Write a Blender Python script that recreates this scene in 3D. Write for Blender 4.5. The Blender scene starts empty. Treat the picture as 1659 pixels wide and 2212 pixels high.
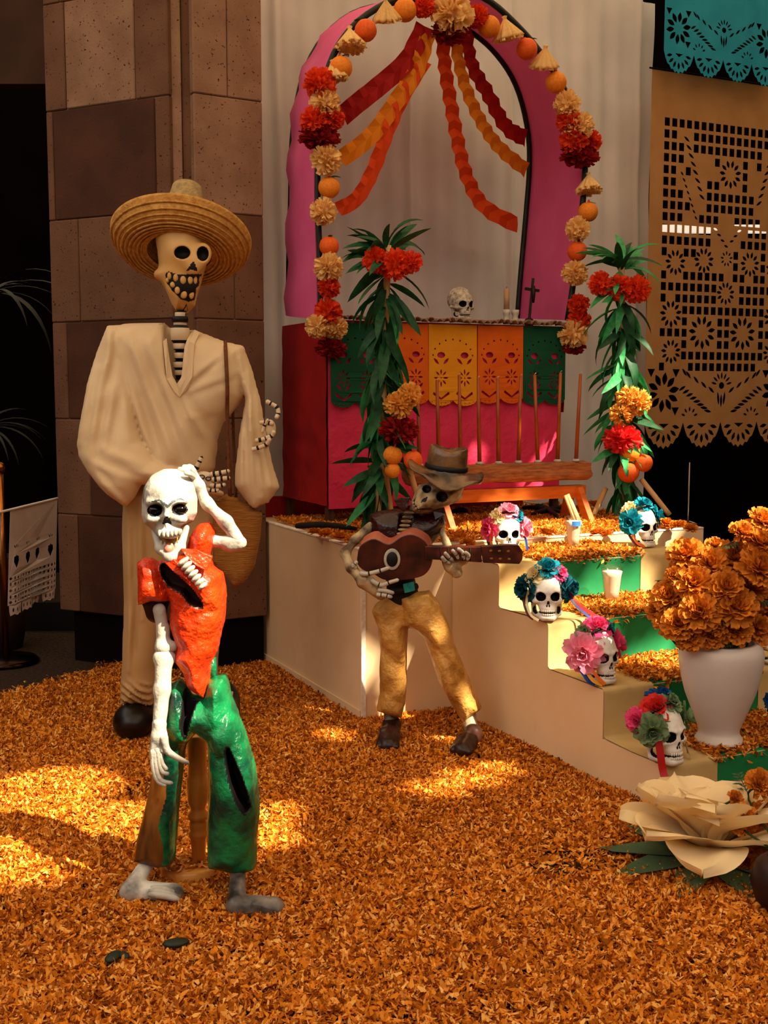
import bpy, math, random
import numpy as np
from mathutils import Vector, Matrix, Quaternion, Euler

random.seed(11)
rng = np.random.default_rng(11)
scene = bpy.context.scene
col = scene.collection
PI = math.pi

# ---------------------------------------------------------------- camera
F = 2500.0                      # focal length in pixels of the 1659 x 2212 frame
PITCH = math.atan(256 / 2500)
CAMH = 1.4
cam_d = bpy.data.cameras.new('camera')
cam = bpy.data.objects.new('camera', cam_d)
col.objects.link(cam)
cam_d.sensor_fit = 'VERTICAL'
cam_d.sensor_height = 36
cam_d.lens = F * 36 / 2212
cam_d.clip_start = .05
cam.location = (0, 0, CAMH)
cam.rotation_euler = (PI / 2 - PITCH, 0, 0)
scene.camera = cam

# ---------------------------------------------------------------- light
scene.view_settings.view_transform = 'Standard'
scene.view_settings.look = 'None'
scene.view_settings.gamma = 1
scene.view_settings.use_curve_mapping = False
scene.view_settings.exposure = 0.0
world = bpy.data.worlds.new('world')
scene.world = world
world.use_nodes = True
bg = world.node_tree.nodes['Background']
bg.inputs['Color'].default_value = (1.0, .94, .87, 1)
bg.inputs['Strength'].default_value = 2.5
SUN = Vector((.81, -.58, 1.11)).normalized()      # towards the sun
sun_d = bpy.data.lights.new('sun', 'SUN')
sun_d.energy = 17.0
sun_d.color = (1.0, .86, .64)
sun_d.angle = math.radians(.8)
sun = bpy.data.objects.new('sun', sun_d)
col.objects.link(sun)
sun.location = (5, -4, 8)
sun.rotation_euler = SUN.to_track_quat('Z', 'Y').to_euler()

# ---------------------------------------------------------------- helpers
def ray(px, py):
    u = (px - 829.5) / F
    v = -(py - 1106) / F
    return np.array([u, math.cos(PITCH) + v * math.sin(PITCH), -math.sin(PITCH) + v * math.cos(PITCH)])
def P(px, py, Y):                       # point of the place at distance Y in front of the camera
    r = ray(px, py)
    t = Y / r[1]
    return np.array([r[0] * t, Y, CAMH + r[2] * t])
def G(px, py, z=0.0):                   # point at height z
    r = ray(px, py)
    t = (z - CAMH) / r[2]
    return np.array([r[0] * t, r[1] * t, z])
AX = np.array([.9026, .4305, 0])        # along the altar front
BX = np.array([.4305, -.9026, 0])       # out of the altar front
OX = np.array([-.098, 4.824, 0])
UP = np.array([0, 0, 1.0])
def AL(a, b, z): return OX + a * AX + b * BX + z * UP
def PB(px, py, b):                      # point in the altar's vertical plane b
    r = ray(px, py)
    t = (b + OX @ BX) / (r @ BX)
    return np.array([r[0] * t, r[1] * t, CAMH + r[2] * t])
def AB(p): return np.array([(p - OX) @ AX, (p - OX) @ BX, p[2]])
def proj(C):                            # world -> pixel, for painting patterns on modelled surfaces
    C = np.asarray(C)
    d = C - np.array([0, 0, CAMH])
    fw = d[:, 1] * math.cos(PITCH) - d[:, 2] * math.sin(PITCH)
    up = d[:, 1] * math.sin(PITCH) + d[:, 2] * math.cos(PITCH)
    return 829.5 + F * d[:, 0] / fw, 1106 - F * up / fw

def lin(h):
    h = h.lstrip('#')
    o = []
    for i in (0, 2, 4):
        c = int(h[i:i + 2], 16) / 255
        o.append(c / 12.92 if c <= .04045 else ((c + .055) / 1.055) ** 2.4)
    return (*o, 1)

MATS = {}
def mat(name, c1, c2=None, ns=12, rough=.75, bump=0, bs=60, metal=0, spec=.3, detail=4, stretch=None,
        transl=0, lo=.35, hi=.65, attr=None, emit=0, coat=0, c3=None, specks=None, bd=.01):
    if name in MATS: return MATS[name]
    m = bpy.data.materials.new(name)
    m.use_nodes = True
    nt = m.node_tree
    N, L = nt.nodes, nt.links
    b = N['Principled BSDF']
    b.inputs['Roughness'].default_value = rough
    b.inputs['Metallic'].default_value = metal
    b.inputs['Specular IOR Level'].default_value = spec
    b.inputs['Coat Weight'].default_value = coat
    b.inputs['Coat Roughness'].default_value = .15
    tc = N.new('ShaderNodeTexCoord')
    src = tc.outputs['Object']
    if stretch:
        mp = N.new('ShaderNodeMapping')
        mp.inputs['Scale'].default_value = stretch
        L.new(src, mp.inputs['Vector'])
        src = mp.outputs['Vector']
    colsock = None
    if c2:
        ramp = N.new('ShaderNodeValToRGB')
        ramp.color_ramp.elements[0].position = lo
        ramp.color_ramp.elements[0].color = lin(c1)
        ramp.color_ramp.elements[1].position = hi
        ramp.color_ramp.elements[1].color = lin(c2)
        if c3:
            e = ramp.color_ramp.elements.new((lo + hi) / 2)
            e.color = lin(c3)
        if attr:
            a = N.new('ShaderNodeAttribute')
            a.attribute_name = attr
            L.new(a.outputs['Fac'], ramp.inputs['Fac'])
        else:
            n = N.new('ShaderNodeTexNoise')
            n.inputs['Scale'].default_value = ns
            n.inputs['Detail'].default_value = detail
            L.new(src, n.inputs['Vector'])
            L.new(n.outputs['Fac'], ramp.inputs['Fac'])
        colsock = ramp.outputs['Color']
        if specks:
            sn = N.new('ShaderNodeTexNoise')
            sn.inputs['Scale'].default_value = specks[0]
            sn.inputs['Detail'].default_value = 2
            L.new(src, sn.inputs['Vector'])
            sr = N.new('ShaderNodeValToRGB')
            sr.color_ramp.elements[0].position = specks[1]
            sr.color_ramp.elements[0].color = (0, 0, 0, 1)
            sr.color_ramp.elements[1].position = specks[1] + .03
            sr.color_ramp.elements[1].color = (1, 1, 1, 1)
            L.new(sn.outputs['Fac'], sr.inputs['Fac'])
            mx = N.new('ShaderNodeMix')
            mx.data_type = 'RGBA'
            L.new(sr.outputs['Color'], mx.inputs['Factor'])
            L.new(colsock, mx.inputs['A'])
            mx.inputs['B'].default_value = lin(specks[2])
            colsock = mx.outputs['Result']
        L.new(colsock, b.inputs['Base Color'])
    else:
        b.inputs['Base Color'].default_value = lin(c1)
    if bump:
        n2 = N.new('ShaderNodeTexNoise')
        n2.inputs['Scale'].default_value = bs
        n2.inputs['Detail'].default_value = 5
        L.new(src, n2.inputs['Vector'])
        bp = N.new('ShaderNodeBump')
        bp.inputs['Strength'].default_value = bump
        bp.inputs['Distance'].default_value = bd
        L.new(n2.outputs['Fac'], bp.inputs['Height'])
        L.new(bp.outputs['Normal'], b.inputs['Normal'])
    if emit:
        b.inputs['Emission Color'].default_value = lin(c1)
        b.inputs['Emission Strength'].default_value = emit
    if transl:
        tr = N.new('ShaderNodeBsdfTranslucent')
        if colsock: L.new(colsock, tr.inputs['Color'])
        else: tr.inputs['Color'].default_value = lin(c1)
        mixs = N.new('ShaderNodeMixShader')
        mixs.inputs['Fac'].default_value = transl
        L.new(b.outputs['BSDF'], mixs.inputs[1])
        L.new(tr.outputs['BSDF'], mixs.inputs[2])
        L.new(mixs.outputs['Shader'], N['Material Output'].inputs['Surface'])
    MATS[name] = m
    return m

ORG = {}
def tag(o, label=None, cat=None, group=None, kind=None):
    if label: o['label'] = label
    if cat: o['category'] = cat
    if group: o['group'] = group
    if kind: o['kind'] = kind
    return o
def thing(name, label, cat, loc=(0, 0, 0), group=None):
    o = bpy.data.objects.new(name, None)
    o.empty_display_size = .05
    col.objects.link(o)
    o.location = loc
    ORG[o.name] = np.array(loc, dtype=float)
    return tag(o, label, cat, group)
def mesh_of(name, V, Fs, mats, fm=None, smooth=True):
    me = bpy.data.meshes.new(name)
    V = np.asarray(V, dtype=np.float32)
    if isinstance(Fs, np.ndarray):
        n, k = Fs.shape
        me.vertices.add(len(V))
        me.vertices.foreach_set('co', V.ravel())
        me.loops.add(n * k)
        me.loops.foreach_set('vertex_index', Fs.astype(np.int32).ravel())
        me.polygons.add(n)
        me.polygons.foreach_set('loop_start', np.arange(0, n * k, k, dtype=np.int32))
        me.update(calc_edges=True)
    else:
        me.from_pydata(V.tolist(), [], Fs)
    for m in mats: me.materials.append(m)
    npoly = len(me.polygons)
    if fm is not None: me.polygons.foreach_set('material_index', np.asarray(fm, dtype=np.int32))
    me.polygons.foreach_set('use_smooth', np.full(npoly, smooth, dtype=bool))
    me.update()
    return me
def mk(name, V, Fs, mats, parent=None, fm=None, smooth=True, loc=None, local=False):
    V = np.array(V, dtype=float)
    if not isinstance(mats, (list, tuple)): mats = [mats]
    if parent is not None:
        org = ORG[parent.name]
        if not local: V = V - org
    else:
        if loc is None:
            loc = np.array([(V[:, 0].min() + V[:, 0].max()) / 2, (V[:, 1].min() + V[:, 1].max()) / 2, V[:, 2].min()])
        org = np.array(loc, dtype=float)
        V = V - org
    o = bpy.data.objects.new(name, mesh_of(name, V, Fs, mats, fm, smooth))
    col.objects.link(o)
    if parent is not None: o.parent = parent
    else: o.location = org
    ORG[o.name] = org
    return o
def inst(name, me, parent, M):          # a part that shares mesh data; M in the parent's frame
    o = bpy.data.objects.new(name, me)
    col.objects.link(o)
    o.parent = parent
    o.matrix_local = M
    if parent is not None and parent.name in ORG: ORG[o.name] = ORG[parent.name]
    return o
def copy_tree(o, parent=None):
    c = o.copy()
    col.objects.link(c)
    c.parent = parent
    for ch in o.children: copy_tree(ch, c)
    return c

class Geo:
    def __init__(s): s.V, s.F, s.M, s.n = [], [], [], 0
    def add(s, V, Fs, m=0):
        V = np.asarray(V, dtype=float)
        if isinstance(Fs, np.ndarray): Fs = Fs.tolist()
        s.V.append(V)
        s.F += [tuple(i + s.n for i in f) for f in Fs]
        s.M += list(m) if isinstance(m, (list, tuple, np.ndarray)) else [m] * len(Fs)
        s.n += len(V)
        return s
    def xf(s, M):
        s.V = [np.asarray([(M @ Vector(v))[:] for v in np.concatenate(s.V)])]
        return s
    def obj(s, name, mats, parent=None, smooth=True, **k):
        return mk(name, np.concatenate(s.V), s.F, mats, parent, s.M, smooth, **k)
    def mesh(s, name, mats, smooth=True):
        if not isinstance(mats, (list, tuple)): mats = [mats]
        return mesh_of(name, np.concatenate(s.V), s.F, mats, s.M, smooth)

def frame(t):
    t = np.asarray(t, float)
    t = t / (np.linalg.norm(t) + 1e-9)
    h = UP if abs(t[2]) < .9 else np.array([1.0, 0, 0])
    a = np.cross(h, t)
    a /= np.linalg.norm(a)
    return a, np.cross(t, a)
def tube(path, rad, n=10, flat=1.0, cap=True):
    p = np.array(path, float)
    r = np.full(len(p), rad) if np.isscalar(rad) else np.asarray(rad, float)
    tan = np.gradient(p, axis=0)
    V, Fs = [], []
    a0 = None
    ang = np.linspace(0, 2 * PI, n, endpoint=False)
    for i in range(len(p)):
        t = tan[i] / (np.linalg.norm(tan[i]) + 1e-9)
        if a0 is None: a, b = frame(t)
        else:
            a = a0 - t * (a0 @ t)
            a /= np.linalg.norm(a) + 1e-9
            b = np.cross(t, a)
        a0 = a
        V.append(p[i] + r[i] * (np.cos(ang)[:, None] * a + flat * np.sin(ang)[:, None] * b))
    for i in range(len(p) - 1):
        for j in range(n):
            k = (j + 1) % n
            Fs.append((i * n + j, i * n + k, (i + 1) * n + k, (i + 1) * n + j))
    if cap:
        Fs.append(tuple(range(n - 1, -1, -1)))
        Fs.append(tuple((len(p) - 1) * n + j for j in range(n)))
    return np.concatenate(V), Fs
def spline(pts, n=24):                  # Catmull-Rom
    p = np.array(pts, float)
    if len(p) < 3:
        return np.array([p[0] + (p[-1] - p[0]) * t for t in np.linspace(0, 1, n)])
    q = np.vstack([2 * p[0] - p[1], p, 2 * p[-1] - p[-2]])
    out = []
    for s in np.linspace(0, len(p) - 1 - 1e-6, n):
        i = int(s)
        t = s - i
        a, b, c, d = q[i], q[i + 1], q[i + 2], q[i + 3]
        out.append(.5 * (2 * b + (c - a) * t + (2 * a - 5 * b + 4 * c - d) * t * t + (3 * b - a - 3 * c + d) * t ** 3))
    return np.array(out)
def lathe(prof, n=32, rfun=None):       # (r, z) profile around +Z
    V, Fs = [], []
    for i, (r, z) in enumerate(prof):
        for j in range(n):
            a = 2 * PI * j / n
            k = rfun(a, i) if rfun else 1
            V.append((r * k * math.cos(a), r * k * math.sin(a), z))
    for i in range(len(prof) - 1):
        for j in range(n):
            k = (j + 1) % n
            Fs.append((i * n + j, i * n + k, (i + 1) * n + k, (i + 1) * n + j))
    Fs.append(tuple(range(n - 1, -1, -1)))
    Fs.append(tuple((len(prof) - 1) * n + j for j in range(n)))
    return np.array(V), Fs
def hexa(c):                            # eight corners: bottom ring then top ring
    return np.array(c, float), [(3, 2, 1, 0), (4, 5, 6, 7), (0, 1, 5, 4), (1, 2, 6, 5), (2, 3, 7, 6), (3, 0, 4, 7)]
def albox(a0, a1, b0, b1, z0, z1):      # box in the altar frame
    return hexa([AL(a0, b1, z0), AL(a1, b1, z0), AL(a1, b0, z0), AL(a0, b0, z0),
                 AL(a0, b1, z1), AL(a1, b1, z1), AL(a1, b0, z1), AL(a0, b0, z1)])
def wbox(x0, x1, y0, y1, z0, z1):
    return hexa([(x0, y0, z0), (x1, y0, z0), (x1, y1, z0), (x0, y1, z0), (x0, y0, z1), (x1, y0, z1), (x1, y1, z1), (x0, y1, z1)])
def bar(p, q, w, h=None, up=UP):        # rectangular bar
    h = h or w
    p, q = np.asarray(p, float), np.asarray(q, float)
    t = (q - p) / np.linalg.norm(q - p)
    a = np.cross(t, up if abs(t @ up) < .95 else np.array([1.0, 0, 0]))
    a /= np.linalg.norm(a)
    b = np.cross(a, t)
    a, b = a * w / 2, b * h / 2
    return hexa([p - a - b, p + a - b, p + a + b, p - a + b, q - a - b, q + a - b, q + a + b, q - a + b])
def bevel(o, w=.006, seg=2):
    m = o.modifiers.new('bevel', 'BEVEL')
    m.width = w
    m.segments = seg
    m.limit_method = 'ANGLE'
    return o
def ball(c, r, n=14, m=10):
    r = (r, r, r) if np.isscalar(r) else r
    V, Fs = [], []
    for i in range(m + 1):
        t = PI * i / m
        t = min(max(t, .02), PI - .02)
        for j in range(n):
            a = 2 * PI * j / n
            V.append((c[0] + r[0] * math.sin(t) * math.cos(a), c[1] + r[1] * math.sin(t) * math.sin(a), c[2] - r[2] * math.cos(t)))
    for i in range(m):
        for j in range(n):
            k = (j + 1) % n
            Fs.append((i * n + j, i * n + k, (i + 1) * n + k, (i + 1) * n + j))
    return np.array(V), Fs

# ---- signed distance modelling (smooth bodies, cloth, bone)
def surfnet(f, lo, hi, h):
    lo, hi = np.array(lo, float), np.array(hi, float)
    ax = [np.arange(lo[i], hi[i] + h, h).astype(np.float32) for i in range(3)]
    X, Y, Z = ax[0][:, None, None], ax[1][None, :, None], ax[2][None, None, :]
    V = np.broadcast_to(f(X, Y, Z), (len(ax[0]), len(ax[1]), len(ax[2]))).astype(np.float32).copy()
    for k in range(3):                  # closed at the limits
        s = [slice(None)] * 3
        for e in (0, -1):
            s[k] = e
            V[tuple(s)] = np.maximum(V[tuple(s)], h * .5)
    S = V < 0
    c = np.zeros(tuple(n - 1 for n in S.shape), np.int8)
    for i in (0, 1):
        for j in (0, 1):
            for k in (0, 1):
                c += S[i:i + c.shape[0], j:j + c.shape[1], k:k + c.shape[2]]
    act = (c > 0) & (c < 8)
    I = np.argwhere(act)
    idx = np.full(c.shape, -1, np.int64)
    idx[act] = np.arange(len(I))
    acc = np.zeros((len(I), 3))
    cnt = np.zeros(len(I))
    for axis in range(3):
        o1, o2 = [k for k in range(3) if k != axis]
        for a in (0, 1):
            for b in (0, 1):
                p = np.zeros(3, int)
                p[o1], p[o2] = a, b
                q = p.copy()
                q[axis] = 1
                va = V[I[:, 0] + p[0], I[:, 1] + p[1], I[:, 2] + p[2]]
                vb = V[I[:, 0] + q[0], I[:, 1] + q[1], I[:, 2] + q[2]]
                x = (va < 0) != (vb < 0)
                t = va[x] / (va[x] - vb[x])
                pos = np.tile(p.astype(float), (x.sum(), 1))
                pos[:, axis] = t
                acc[x] += pos
                cnt[x] += 1
    W = lo + h * (I + acc / cnt[:, None])
    quads = []
    for axis in range(3):
        o1, o2 = (axis + 1) % 3, (axis + 2) % 3
        sl0, sl1 = [slice(None)] * 3, [slice(None)] * 3
        sl0[axis], sl1[axis] = slice(0, -1), slice(1, None)
        d = S[tuple(sl0)] != S[tuple(sl1)]
        E = np.argwhere(d)
        E = E[(E[:, o1] > 0) & (E[:, o2] > 0) & (E[:, o1] < S.shape[o1] - 1) & (E[:, o2] < S.shape[o2] - 1)]
        ins = S[E[:, 0], E[:, 1], E[:, 2]]
        def cell(d1, d2):
            Q = E.copy()
            Q[:, o1] += d1
            Q[:, o2] += d2
            return idx[Q[:, 0], Q[:, 1], Q[:, 2]]
        q = np.stack([cell(-1, -1), cell(0, -1), cell(0, 0), cell(-1, 0)], 1)
        q[~ins] = q[~ins][:, ::-1]
        quads.append(q)
    Q = np.concatenate(quads)
    return W, Q[(Q >= 0).all(1)]
def ell(X, Y, Z, c, r):
    return (np.sqrt(((X - c[0]) / r[0]) ** 2 + ((Y - c[1]) / r[1]) ** 2 + ((Z - c[2]) / r[2]) ** 2) - 1) * min(r)
def cap(X, Y, Z, a, b, ra, rb):
    d = np.asarray(b, float) - np.asarray(a, float)
    t = ((X - a[0]) * d[0] + (Y - a[1]) * d[1] + (Z - a[2]) * d[2]) / (d @ d)
    t = np.clip(t, 0, 1)
    return np.sqrt((X - a[0] - t * d[0]) ** 2 + (Y - a[1] - t * d[1]) ** 2 + (Z - a[2] - t * d[2]) ** 2) - (ra + (rb - ra) * t)
def smin(a, b, k):
    h = np.clip(.5 + .5 * (b - a) / k, 0, 1)
    return b * (1 - h) + a * h - k * h * (1 - h)
def smax(a, b, k): return -smin(-a, -b, k)
def sdpoly(X, Z, poly):                 # negative inside
    p = np.array(poly, float)
    d, s = None, None
    for i in range(len(p)):
        a, b = p[i], p[i - 1]
        e = b - a
        wx, wz = X - a[0], Z - a[1]
        t = np.clip((wx * e[0] + wz * e[1]) / (e @ e + 1e-12), 0, 1)
        dd = (wx - e[0] * t) ** 2 + (wz - e[1] * t) ** 2
        c1, c2, c3 = Z >= a[1], Z < b[1], e[0] * wz > e[1] * wx
        flip = (c1 & c2 & c3) | (~c1 & ~c2 & ~c3)
        if d is None: d, s = dd, np.where(flip, -1.0, 1.0)
        else: d, s = np.minimum(d, dd), np.where(flip, -s, s)
    return s * np.sqrt(d)
def inflate(X, Y, Z, poly, yc, T, w):   # a rounded volume over an outline in the x-z plane
    d = -sdpoly(X, Z, poly)
    h = np.where(d > 0, T * np.sqrt(np.clip(1 - (1 - np.clip(d / w, 0, 1)) ** 2, 0, 1)), d * T / w * 2)
    return np.abs(Y - yc) - h
def wr(X, Y, Z, amp, freq, seed, st=(1, 1, 1)):   # creases
    r = np.random.default_rng(seed)
    o = 0
    for i in range(5):
        k = r.normal(size=3) * np.array(st)
        k = k / np.linalg.norm(k) * freq * (.6 + .35 * i)
        ph = r.uniform(0, 6.28, 4)
        k2 = r.normal(size=3) * freq * .4
        o = o + np.sin(k[0] * X + k[1] * Y + k[2] * Z + ph[0] + 1.2 * np.sin(k2[0] * X + k2[1] * Y + k2[2] * Z + ph[1])) / (1 + .5 * i)
    return amp * o / 2
def seg_d(X, Z, a, b):
    e = np.asarray(b, float) - np.asarray(a, float)
    t = np.clip(((X - a[0]) * e[0] + (Z - a[1]) * e[1]) / (e @ e), 0, 1)
    return np.sqrt((X - a[0] - e[0] * t) ** 2 + (Z - a[1] - e[1] * t) ** 2), t, ((X - a[0]) * e[1] - (Z - a[1]) * e[0]) / np.sqrt(e @ e)
def folds(X, Z, segs, Y, w, amp):       # cloth folds: a ridge with a hollow on one side, tapering to both ends
    o = 0
    for k, s in enumerate(segs):
        a, b = pp([s[:2], s[2:4]], Y)
        ww = w * (s[4] if len(s) > 4 else 1)
        d, t, sg = seg_d(X, Z, a, b)
        o = o - amp * (s[4] if len(s) > 4 else 1) * np.exp(-(d / ww) ** 2) * (.35 + .65 * np.sin(PI * np.clip(t, .04, .96))) * (1 + .0 * sg)
        d2, t2, _ = seg_d(X - ww * 1.5, Z, a, b)
        o = o + .8 * amp * np.exp(-(d2 / ww) ** 2) * (.35 + .65 * np.sin(PI * np.clip(t2, .04, .96)))
    return o
def pp(pts, Y): return [(P(x, y, Y)[0], P(x, y, Y)[2]) for x, y in pts]
def sdfo(name, f, lo, hi, h, mats, parent=None, fm=None, smooth=True, **k):
    V, Q = surfnet(f, lo, hi, h)
    m = None
    if fm is not None: m = fm(V[Q].mean(1))
    return mk(name, V, Q, mats, parent, m, smooth, **k)
def boxof(polys, y0, y1, mg=.03):
    a = np.concatenate([np.array(p) for p in polys])
    return (a[:, 0].min() - mg, y0, a[:, 1].min() - mg), (a[:, 0].max() + mg, y1, a[:, 1].max() + mg)
def hit(f, px, py, y0, y1):             # first point of a modelled surface seen at a pixel
    ys = np.linspace(y0, y1, 500)
    r = ray(px, py)
    X, Z = r[0] * ys / r[1], CAMH + r[2] * ys / r[1]
    v = f(X, ys, Z)
    i = np.argmax(v < 0)
    if not (v < 0).any(): i = np.argmin(v)
    return np.array([X[i], ys[i], Z[i]])
def inpx(C, poly):
    x, y = proj(C)
    return sdpoly(x, y, poly) < 0
def ordn(i): return ['first', 'second', 'third', 'fourth', 'fifth', 'sixth', 'seventh', 'eighth', 'ninth', 'tenth', 'eleventh', 'twelfth', 'thirteenth', 'fourteenth', 'fifteenth', 'sixteenth', 'seventeenth', 'eighteenth', 'nineteenth', 'twentieth'][i]
# ---------------------------------------------------------------- materials of the setting
M_floor = mat('terrazzo', '#1c130c', '#3c2c20', 60, .8, spec=.1, bump=.1)
M_petal = mat('petals', '#742e04', '#f8c066', rough=.8, spec=.1, attr='rnd', lo=.05, hi=.95, c3='#e0851c', transl=.25)
M_stoneL = mat('stone_light', '#805f48', '#927058', 6, .9, bump=.25, bs=90, specks=(75, .66, '#35190d'))
M_stoneM = mat('stone_mid', '#5e3e2a', '#6e4c36', 5, .9, bump=.25, bs=90, specks=(75, .67, '#2b130a'))
M_stoneD = mat('stone_dark', '#3e2214', '#4d2c1b', 5, .9, bump=.2, bs=90, specks=(75, .70, '#240f07'))
M_mortar = mat('mortar', '#7a5c48', '#927560', 30, .95)
M_black = mat('dark_paint', '#080302', '#0d0503', 8, .8, spec=.08)
M_void = mat('interior_shade', '#040201', '#080302', 3, .95, spec=.03)  # near-black colour stands in for the deep shade of the rooms
M_curtain = mat('white_cotton', '#dad4d2', '#e6e0dd', 3, .9, bump=.15, bs=300, transl=.15)

floor = tag(mk('floor', [(-5, -4, 0), (7, -4, 0), (7, 10, 0), (-5, 10, 0)], [(0, 1, 2, 3)], M_floor), kind='structure')

# ---- petals
def petal_field(C, L, W, tilt, rg):
    n = len(C)
    az = rg.uniform(0, 2 * PI, n)
    nrm = np.stack([rg.normal(0, tilt, n), rg.normal(0, tilt, n), np.ones(n)], 1)
    nrm /= np.linalg.norm(nrm, axis=1)[:, None]
    d = np.stack([np.cos(az), np.sin(az), np.zeros(n)], 1)
    d -= nrm * (d * nrm).sum(1)[:, None]
    d /= np.linalg.norm(d, axis=1)[:, None]
    s = np.cross(nrm, d)
    l = L * rg.uniform(.65, 1.25, n)[:, None]
    w = W * rg.uniform(.6, 1.3, n)[:, None]
    bend = rg.normal(.18, .22, n)[:, None] * l
    tw = rg.normal(0, .25, n)[:, None] * w
    rows = []
    for t, k in ((-.5, .25), (0.05, 1.0), (.5, .45)):
        c = C + d * l * t + nrm * bend * (4 * t * t - .5)
        rows += [c - s * w * k * .5 - nrm * tw * t, c + s * w * k * .5 + nrm * tw * t]
    V = np.stack(rows, 1).reshape(-1, 3)
    b = (np.arange(n) * 6)[:, None]
    Q = np.concatenate([b + np.array([0, 1, 3, 2]), b + np.array([2, 3, 5, 4])])
    return V, Q, np.repeat(rg.beta(1.7, 2.1, n), 6)
def petal_obj(name, C, L, W, tilt, rg, material, **k):
    V, Q, r = petal_field(C, L, W, tilt, rg)
    o = mk(name, V, Q, material, smooth=True, **k)
    a = o.data.attributes.new('rnd', 'FLOAT', 'POINT')
    a.data.foreach_set('value', r.astype(np.float32))
    return o
n = 330000
pc = np.stack([rng.uniform(-2.4, 2.4, n), rng.uniform(2.3, 6.0, n), np.zeros(n)], 1)
u, v = proj(pc)
la, lb = G(-30, 1530), G(330, 1425)
keep = (u > -260) & (u < 1950) & (v < 2400)
keep &= ((lb[0] - la[0]) * (pc[:, 1] - la[1]) - (lb[1] - la[1]) * (pc[:, 0] - la[0])) + rng.normal(0, .06, n) < 0
ca, cb = (pc - OX) @ AX, (pc - OX) @ BX
keep &= ~((ca > .0) & (cb < 0)) & ~((ca > .44) & (ca < 1.42) & (cb < 1.45))
nz = wr(pc[:, 0], pc[:, 1], 0 * pc[:, 0], 1, 9, 5)
keep &= (nz > -.85) | (rng.random(n) < .35)
pc, nz = pc[keep], nz[keep]
pc[:, 2] = .008 + .008 * (nz + 1) + rng.uniform(0, .012, len(pc))
tag(petal_obj('petal_carpet', pc,   .030, .0115, .5, rng, M_petal), 'loose orange marigold petals strewn over the courtyard floor', 'petals', kind='stuff')

# ---- stone pillar (two faces meeting in a recessed corner strip)
PLF, PMF = np.array([-1.70, 5.99]), np.array([-1.018, 5.65])
PRA, PRB = np.array([-.905, 5.65]), np.array([-.595, 5.83])
ZB, ZT = .28, 4.3
def inner(p, dx, dy): return (p[0] + dx, p[1] + dy)
r0 = [inner(PLF, .006, .008), inner(PMF, -.004, .010), inner(PMF, .0, .06), inner(PRA, .0, .06), inner(PRA, .004, .010), inner(PRB, -.006, .008), inner(PRB, -.37, .4), inner(PLF, .2, .4)]
n8 = len(r0)
Vc = [(x, y, ZB) for x, y in r0] + [(x, y, ZT) for x, y in r0]
Fc = [(i, (i + 1) % n8, n8 + (i + 1) % n8, n8 + i) for i in range(n8)] + [tuple(range(n8 - 1, -1, -1)), tuple(range(n8, 2 * n8))]
wall_left = tag(mk('wall_left', Vc, Fc, M_mortar, smooth=False), 'stone block pillar behind the tall figure', kind='structure')
def face_px(px, p0, p1):
    r = ray(px, 850)
    k = r[0] / r[1]
    t = (k * p0[1] - p0[0]) / ((p1[0] - p0[0]) - k * (p1[1] - p0[1]))
    return t
def blocks(p0, p1, rows, zref):
    d = np.array([p1[0] - p0[0], p1[1] - p0[1]])
    L = np.linalg.norm(d)
    nrm = np.array([d[1], -d[0]]) / L
    for (yt, yb, cuts, tones) in rows:
        z1 = min(P(380, yt, zref)[2], ZT)
        z0 = P(380, yb, zref)[2]
        for i, tn in enumerate(tones):
            t0, t1 = [min(max(face_px(c, p0, p1), 0), 1) for c in cuts[i:i + 2]]
            g = .0018
            a, b = np.array(p0) + d * (t0 + g / L), np.array(p0) + d * (t1 - g / L)
            o = nrm * (random.uniform(0, .004))
            q = nrm * -.045
            c = [(*(a + o), z0 + g), (*(b + o), z0 + g), (*(b + q), z0 + g), (*(a + q), z0 + g),
                 (*(a + o), z1 - g), (*(b + o), z1 - g), (*(b + q), z1 - g), (*(a + q), z1 - g)]
            bevel(mk('stone_block', *hexa(c), [M_stoneD, M_stoneM, M_stoneL][tn], wall_left, smooth=False), .005, 1)
blocks(PLF, PMF, [(-520, -40, [90, 150, 400], [1, 1]), (-40, 205, [60, 160, 306, 400], [1, 2, 1]), (205, 455, [60, 130, 346, 400], [1, 0, 1]),
                  (455, 688, [60, 178, 400], [1, 1]), (688, 908, [60, 147, 400], [1, 0]), (908, 1125, [60, 190, 400], [1, 0]), (1125, 1345, [60, 160, 400], [1, 0])], 5.65)
blocks(PRA, PRB, [(-520, -40, [400, 600], [2]), (-40, 200, [400, 500, 600], [2, 2]), (200, 455, [400, 600], [2]), (455, 688, [400, 510, 600], [1, 1]),
                  (688, 905, [400, 600], [1]), (905, 1120, [400, 530, 600], [1, 1]), (1120, 1345, [400, 600], [1])], 5.65)
for (z0, z1) in ((ZB + .0, 1.42), (1.425, 2.36), (2.365, ZT)):
    mk('corner_stone', *wbox(-1.012, -.965, 5.675, 5.73, z0, z1), M_stoneL, wall_left, smooth=False)
    mk('corner_stone', *wbox(-.962, -.912, 5.69, 5.73, z0, z1), M_stoneM, wall_left, smooth=False)
pb = [(-1.63, 6.0), (-1.0, 5.69), (-.91, 5.69), (-.62, 5.87), (-.95, 6.22), (-1.45, 6.35)]
tag(mk('baseboard_left', [(x, y, 0) for x, y in pb] + [(x, y, ZB) for x, y in pb],
       [(i, (i + 1) % 6, 6 + (i + 1) % 6, 6 + i) for i in range(6)] + [tuple(range(6, 12))], M_black, smooth=False), kind='structure')

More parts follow.
